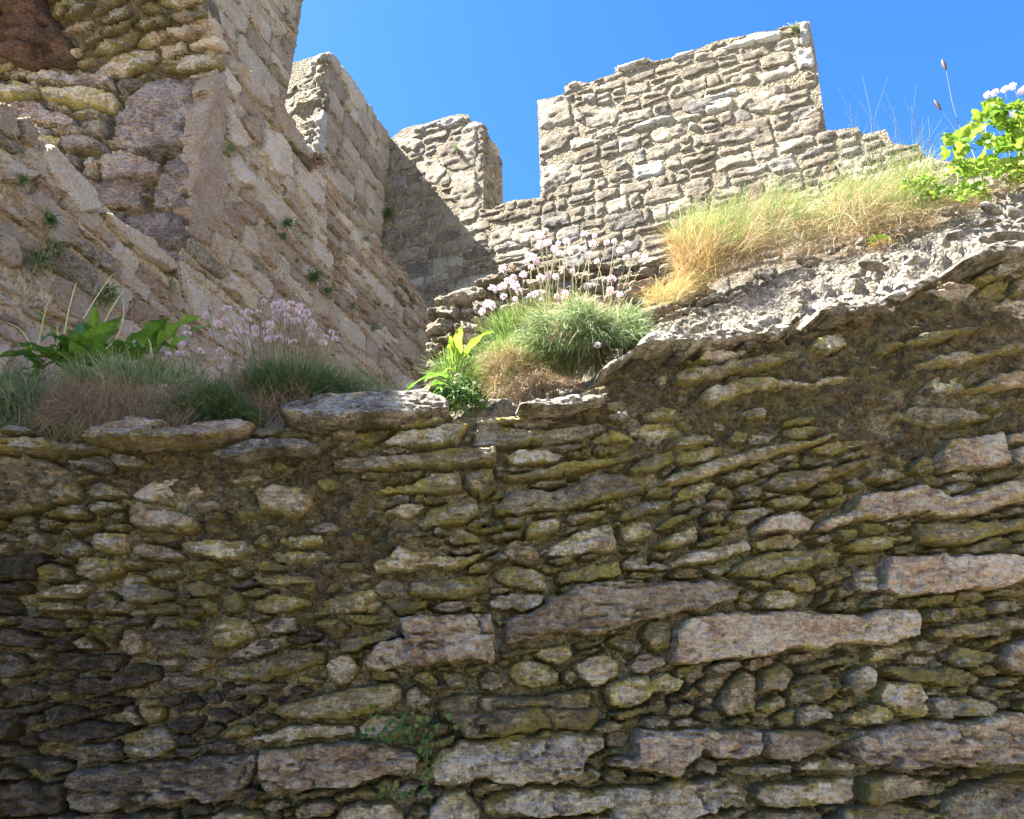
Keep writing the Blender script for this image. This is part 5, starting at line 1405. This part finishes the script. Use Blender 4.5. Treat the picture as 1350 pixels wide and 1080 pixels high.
# --- tufts rooted in the joints of the castle walls
def wall_tuft(plane, px, py, size, n, mat, label, w=.03):
    u, v = plane.hit(px, py); p = plane.pos(np.array([u, v, w])); o = plant('wall_tuft', p, label, 'plant', None)
    r_ = size * p[1] / 900; P = p + pr.normal(0, 1, (n, 3)) * np.array([.25, .25, .25]) * r_
    D_ = unit_(plane.N + np.array([0, 0, .2]) + pr.normal(0, .8, (n, 3)))
    blades('foliage', LM[mat], o, P, D_, r_ * pr.uniform(.5, 1.3, n), r_ * .10, .9, .3, 4, None, 'stuff', flat=True)
for px, py, s, n, m, lb in [
    (295, 198, 11, 90, 'olive', 'small olive tuft on the edge of the tall pale jamb stone'),
    (371, 296, 11, 120, 'ivy', 'dark green fern tuft high in the middle of the granite wall'),
    (365, 312, 8, 70, 'ivy', 'small green fern just below the dark tuft of the granite wall'),
    (406, 366, 13, 130, 'ivy', 'bright green fern tuft low on the granite wall above the lilac heads'),
    (425, 384, 10, 80, 'ivy', 'small fern to the lower right of the bright one on the granite wall'),
    (411, 212, 15, 200, 'brown', 'grey brown dead tuft at the foot of the lit merlon end'),
    (475, 316, 8, 60, 'olive', 'tiny olive tuft near the top edge of the granite wall'),
    (500, 328, 8, 60, 'olive', 'tiny olive tuft on the granite wall below the shaded corner'),
    (458, 405, 8, 50, 'ivy', 'tiny fern near the low right end of the granite wall'),
    (487, 432, 9, 60, 'ivy', 'little green sprig where the granite wall meets the grass'),
    (440, 330, 7, 50, 'olive', 'tiny tuft in a joint halfway down the granite wall'),
    (384, 345, 6, 40, 'ivy', 'tiny green sprig in the centre of the granite wall'),
    (55, 292, 15, 130, 'ivy', 'spiky dark green tuft on the stones below the opening'),
    (20, 240, 14, 120, 'olive', 'green tuft at the left edge beside the splayed opening'),
    (65, 330, 16, 130, 'olive', 'olive grass patch growing down the stones at the far left'),
    (40, 345, 22, 220, 'olive', 'large olive grass patch on the lower left of the granite wall'),
    (130, 390, 20, 160, 'olive', 'grass at the foot of the granite wall behind the broad leaves')]:
    wall_tuft(PM, px, py, s, n, m, lb, .05)
wall_tuft(PB, 516, 285, 11, 160, 'ivy', 'dark ivy tuft in the shaded corner of the two battlement walls', .06)
wall_tuft(PB, 1047, 42, 11, 120, 'olive', 'olive tuft near the top right corner of the tall merlon')
wall_tuft(PB, 603, 198, 8, 60, 'olive', 'small yellow green tuft on the face of the small merlon')
for x, y, lb in [(758, 142, 'tiny tuft in the crack near the left end of the tall merlon'), (900, 117, 'tiny tuft in the upper middle of the tall merlon'), (895, 155, 'yellowish tuft in the centre of the tall merlon'), (1018, 150, 'tiny tuft on the right part of the tall merlon'), (882, 185, 'tiny yellow tuft low on the tall merlon')]:
    wall_tuft(PB, x, y, 5, 40, 'olive', lb)
# moss cushions on the mortar bank
mo_ = plant('moss_cushion', loc_on(1165, 2.15), 'small orange and green moss cushion on the bare mortar bank', 'moss')
pm = at(1166, 350, 2.16); pm[2] = surf(pm[None])[0] + .03
mound('foliage', LM['lime'], mo_, pm[0], pm[1], pm[2], .035, .02, .018, 600, .012, .0018, .3)
mound('dry_foliage', LM['orange'], mo_, pm[0], pm[1] - .01, pm[2] - .03, .05, .02, .02, 500, .010, .0018, .3)
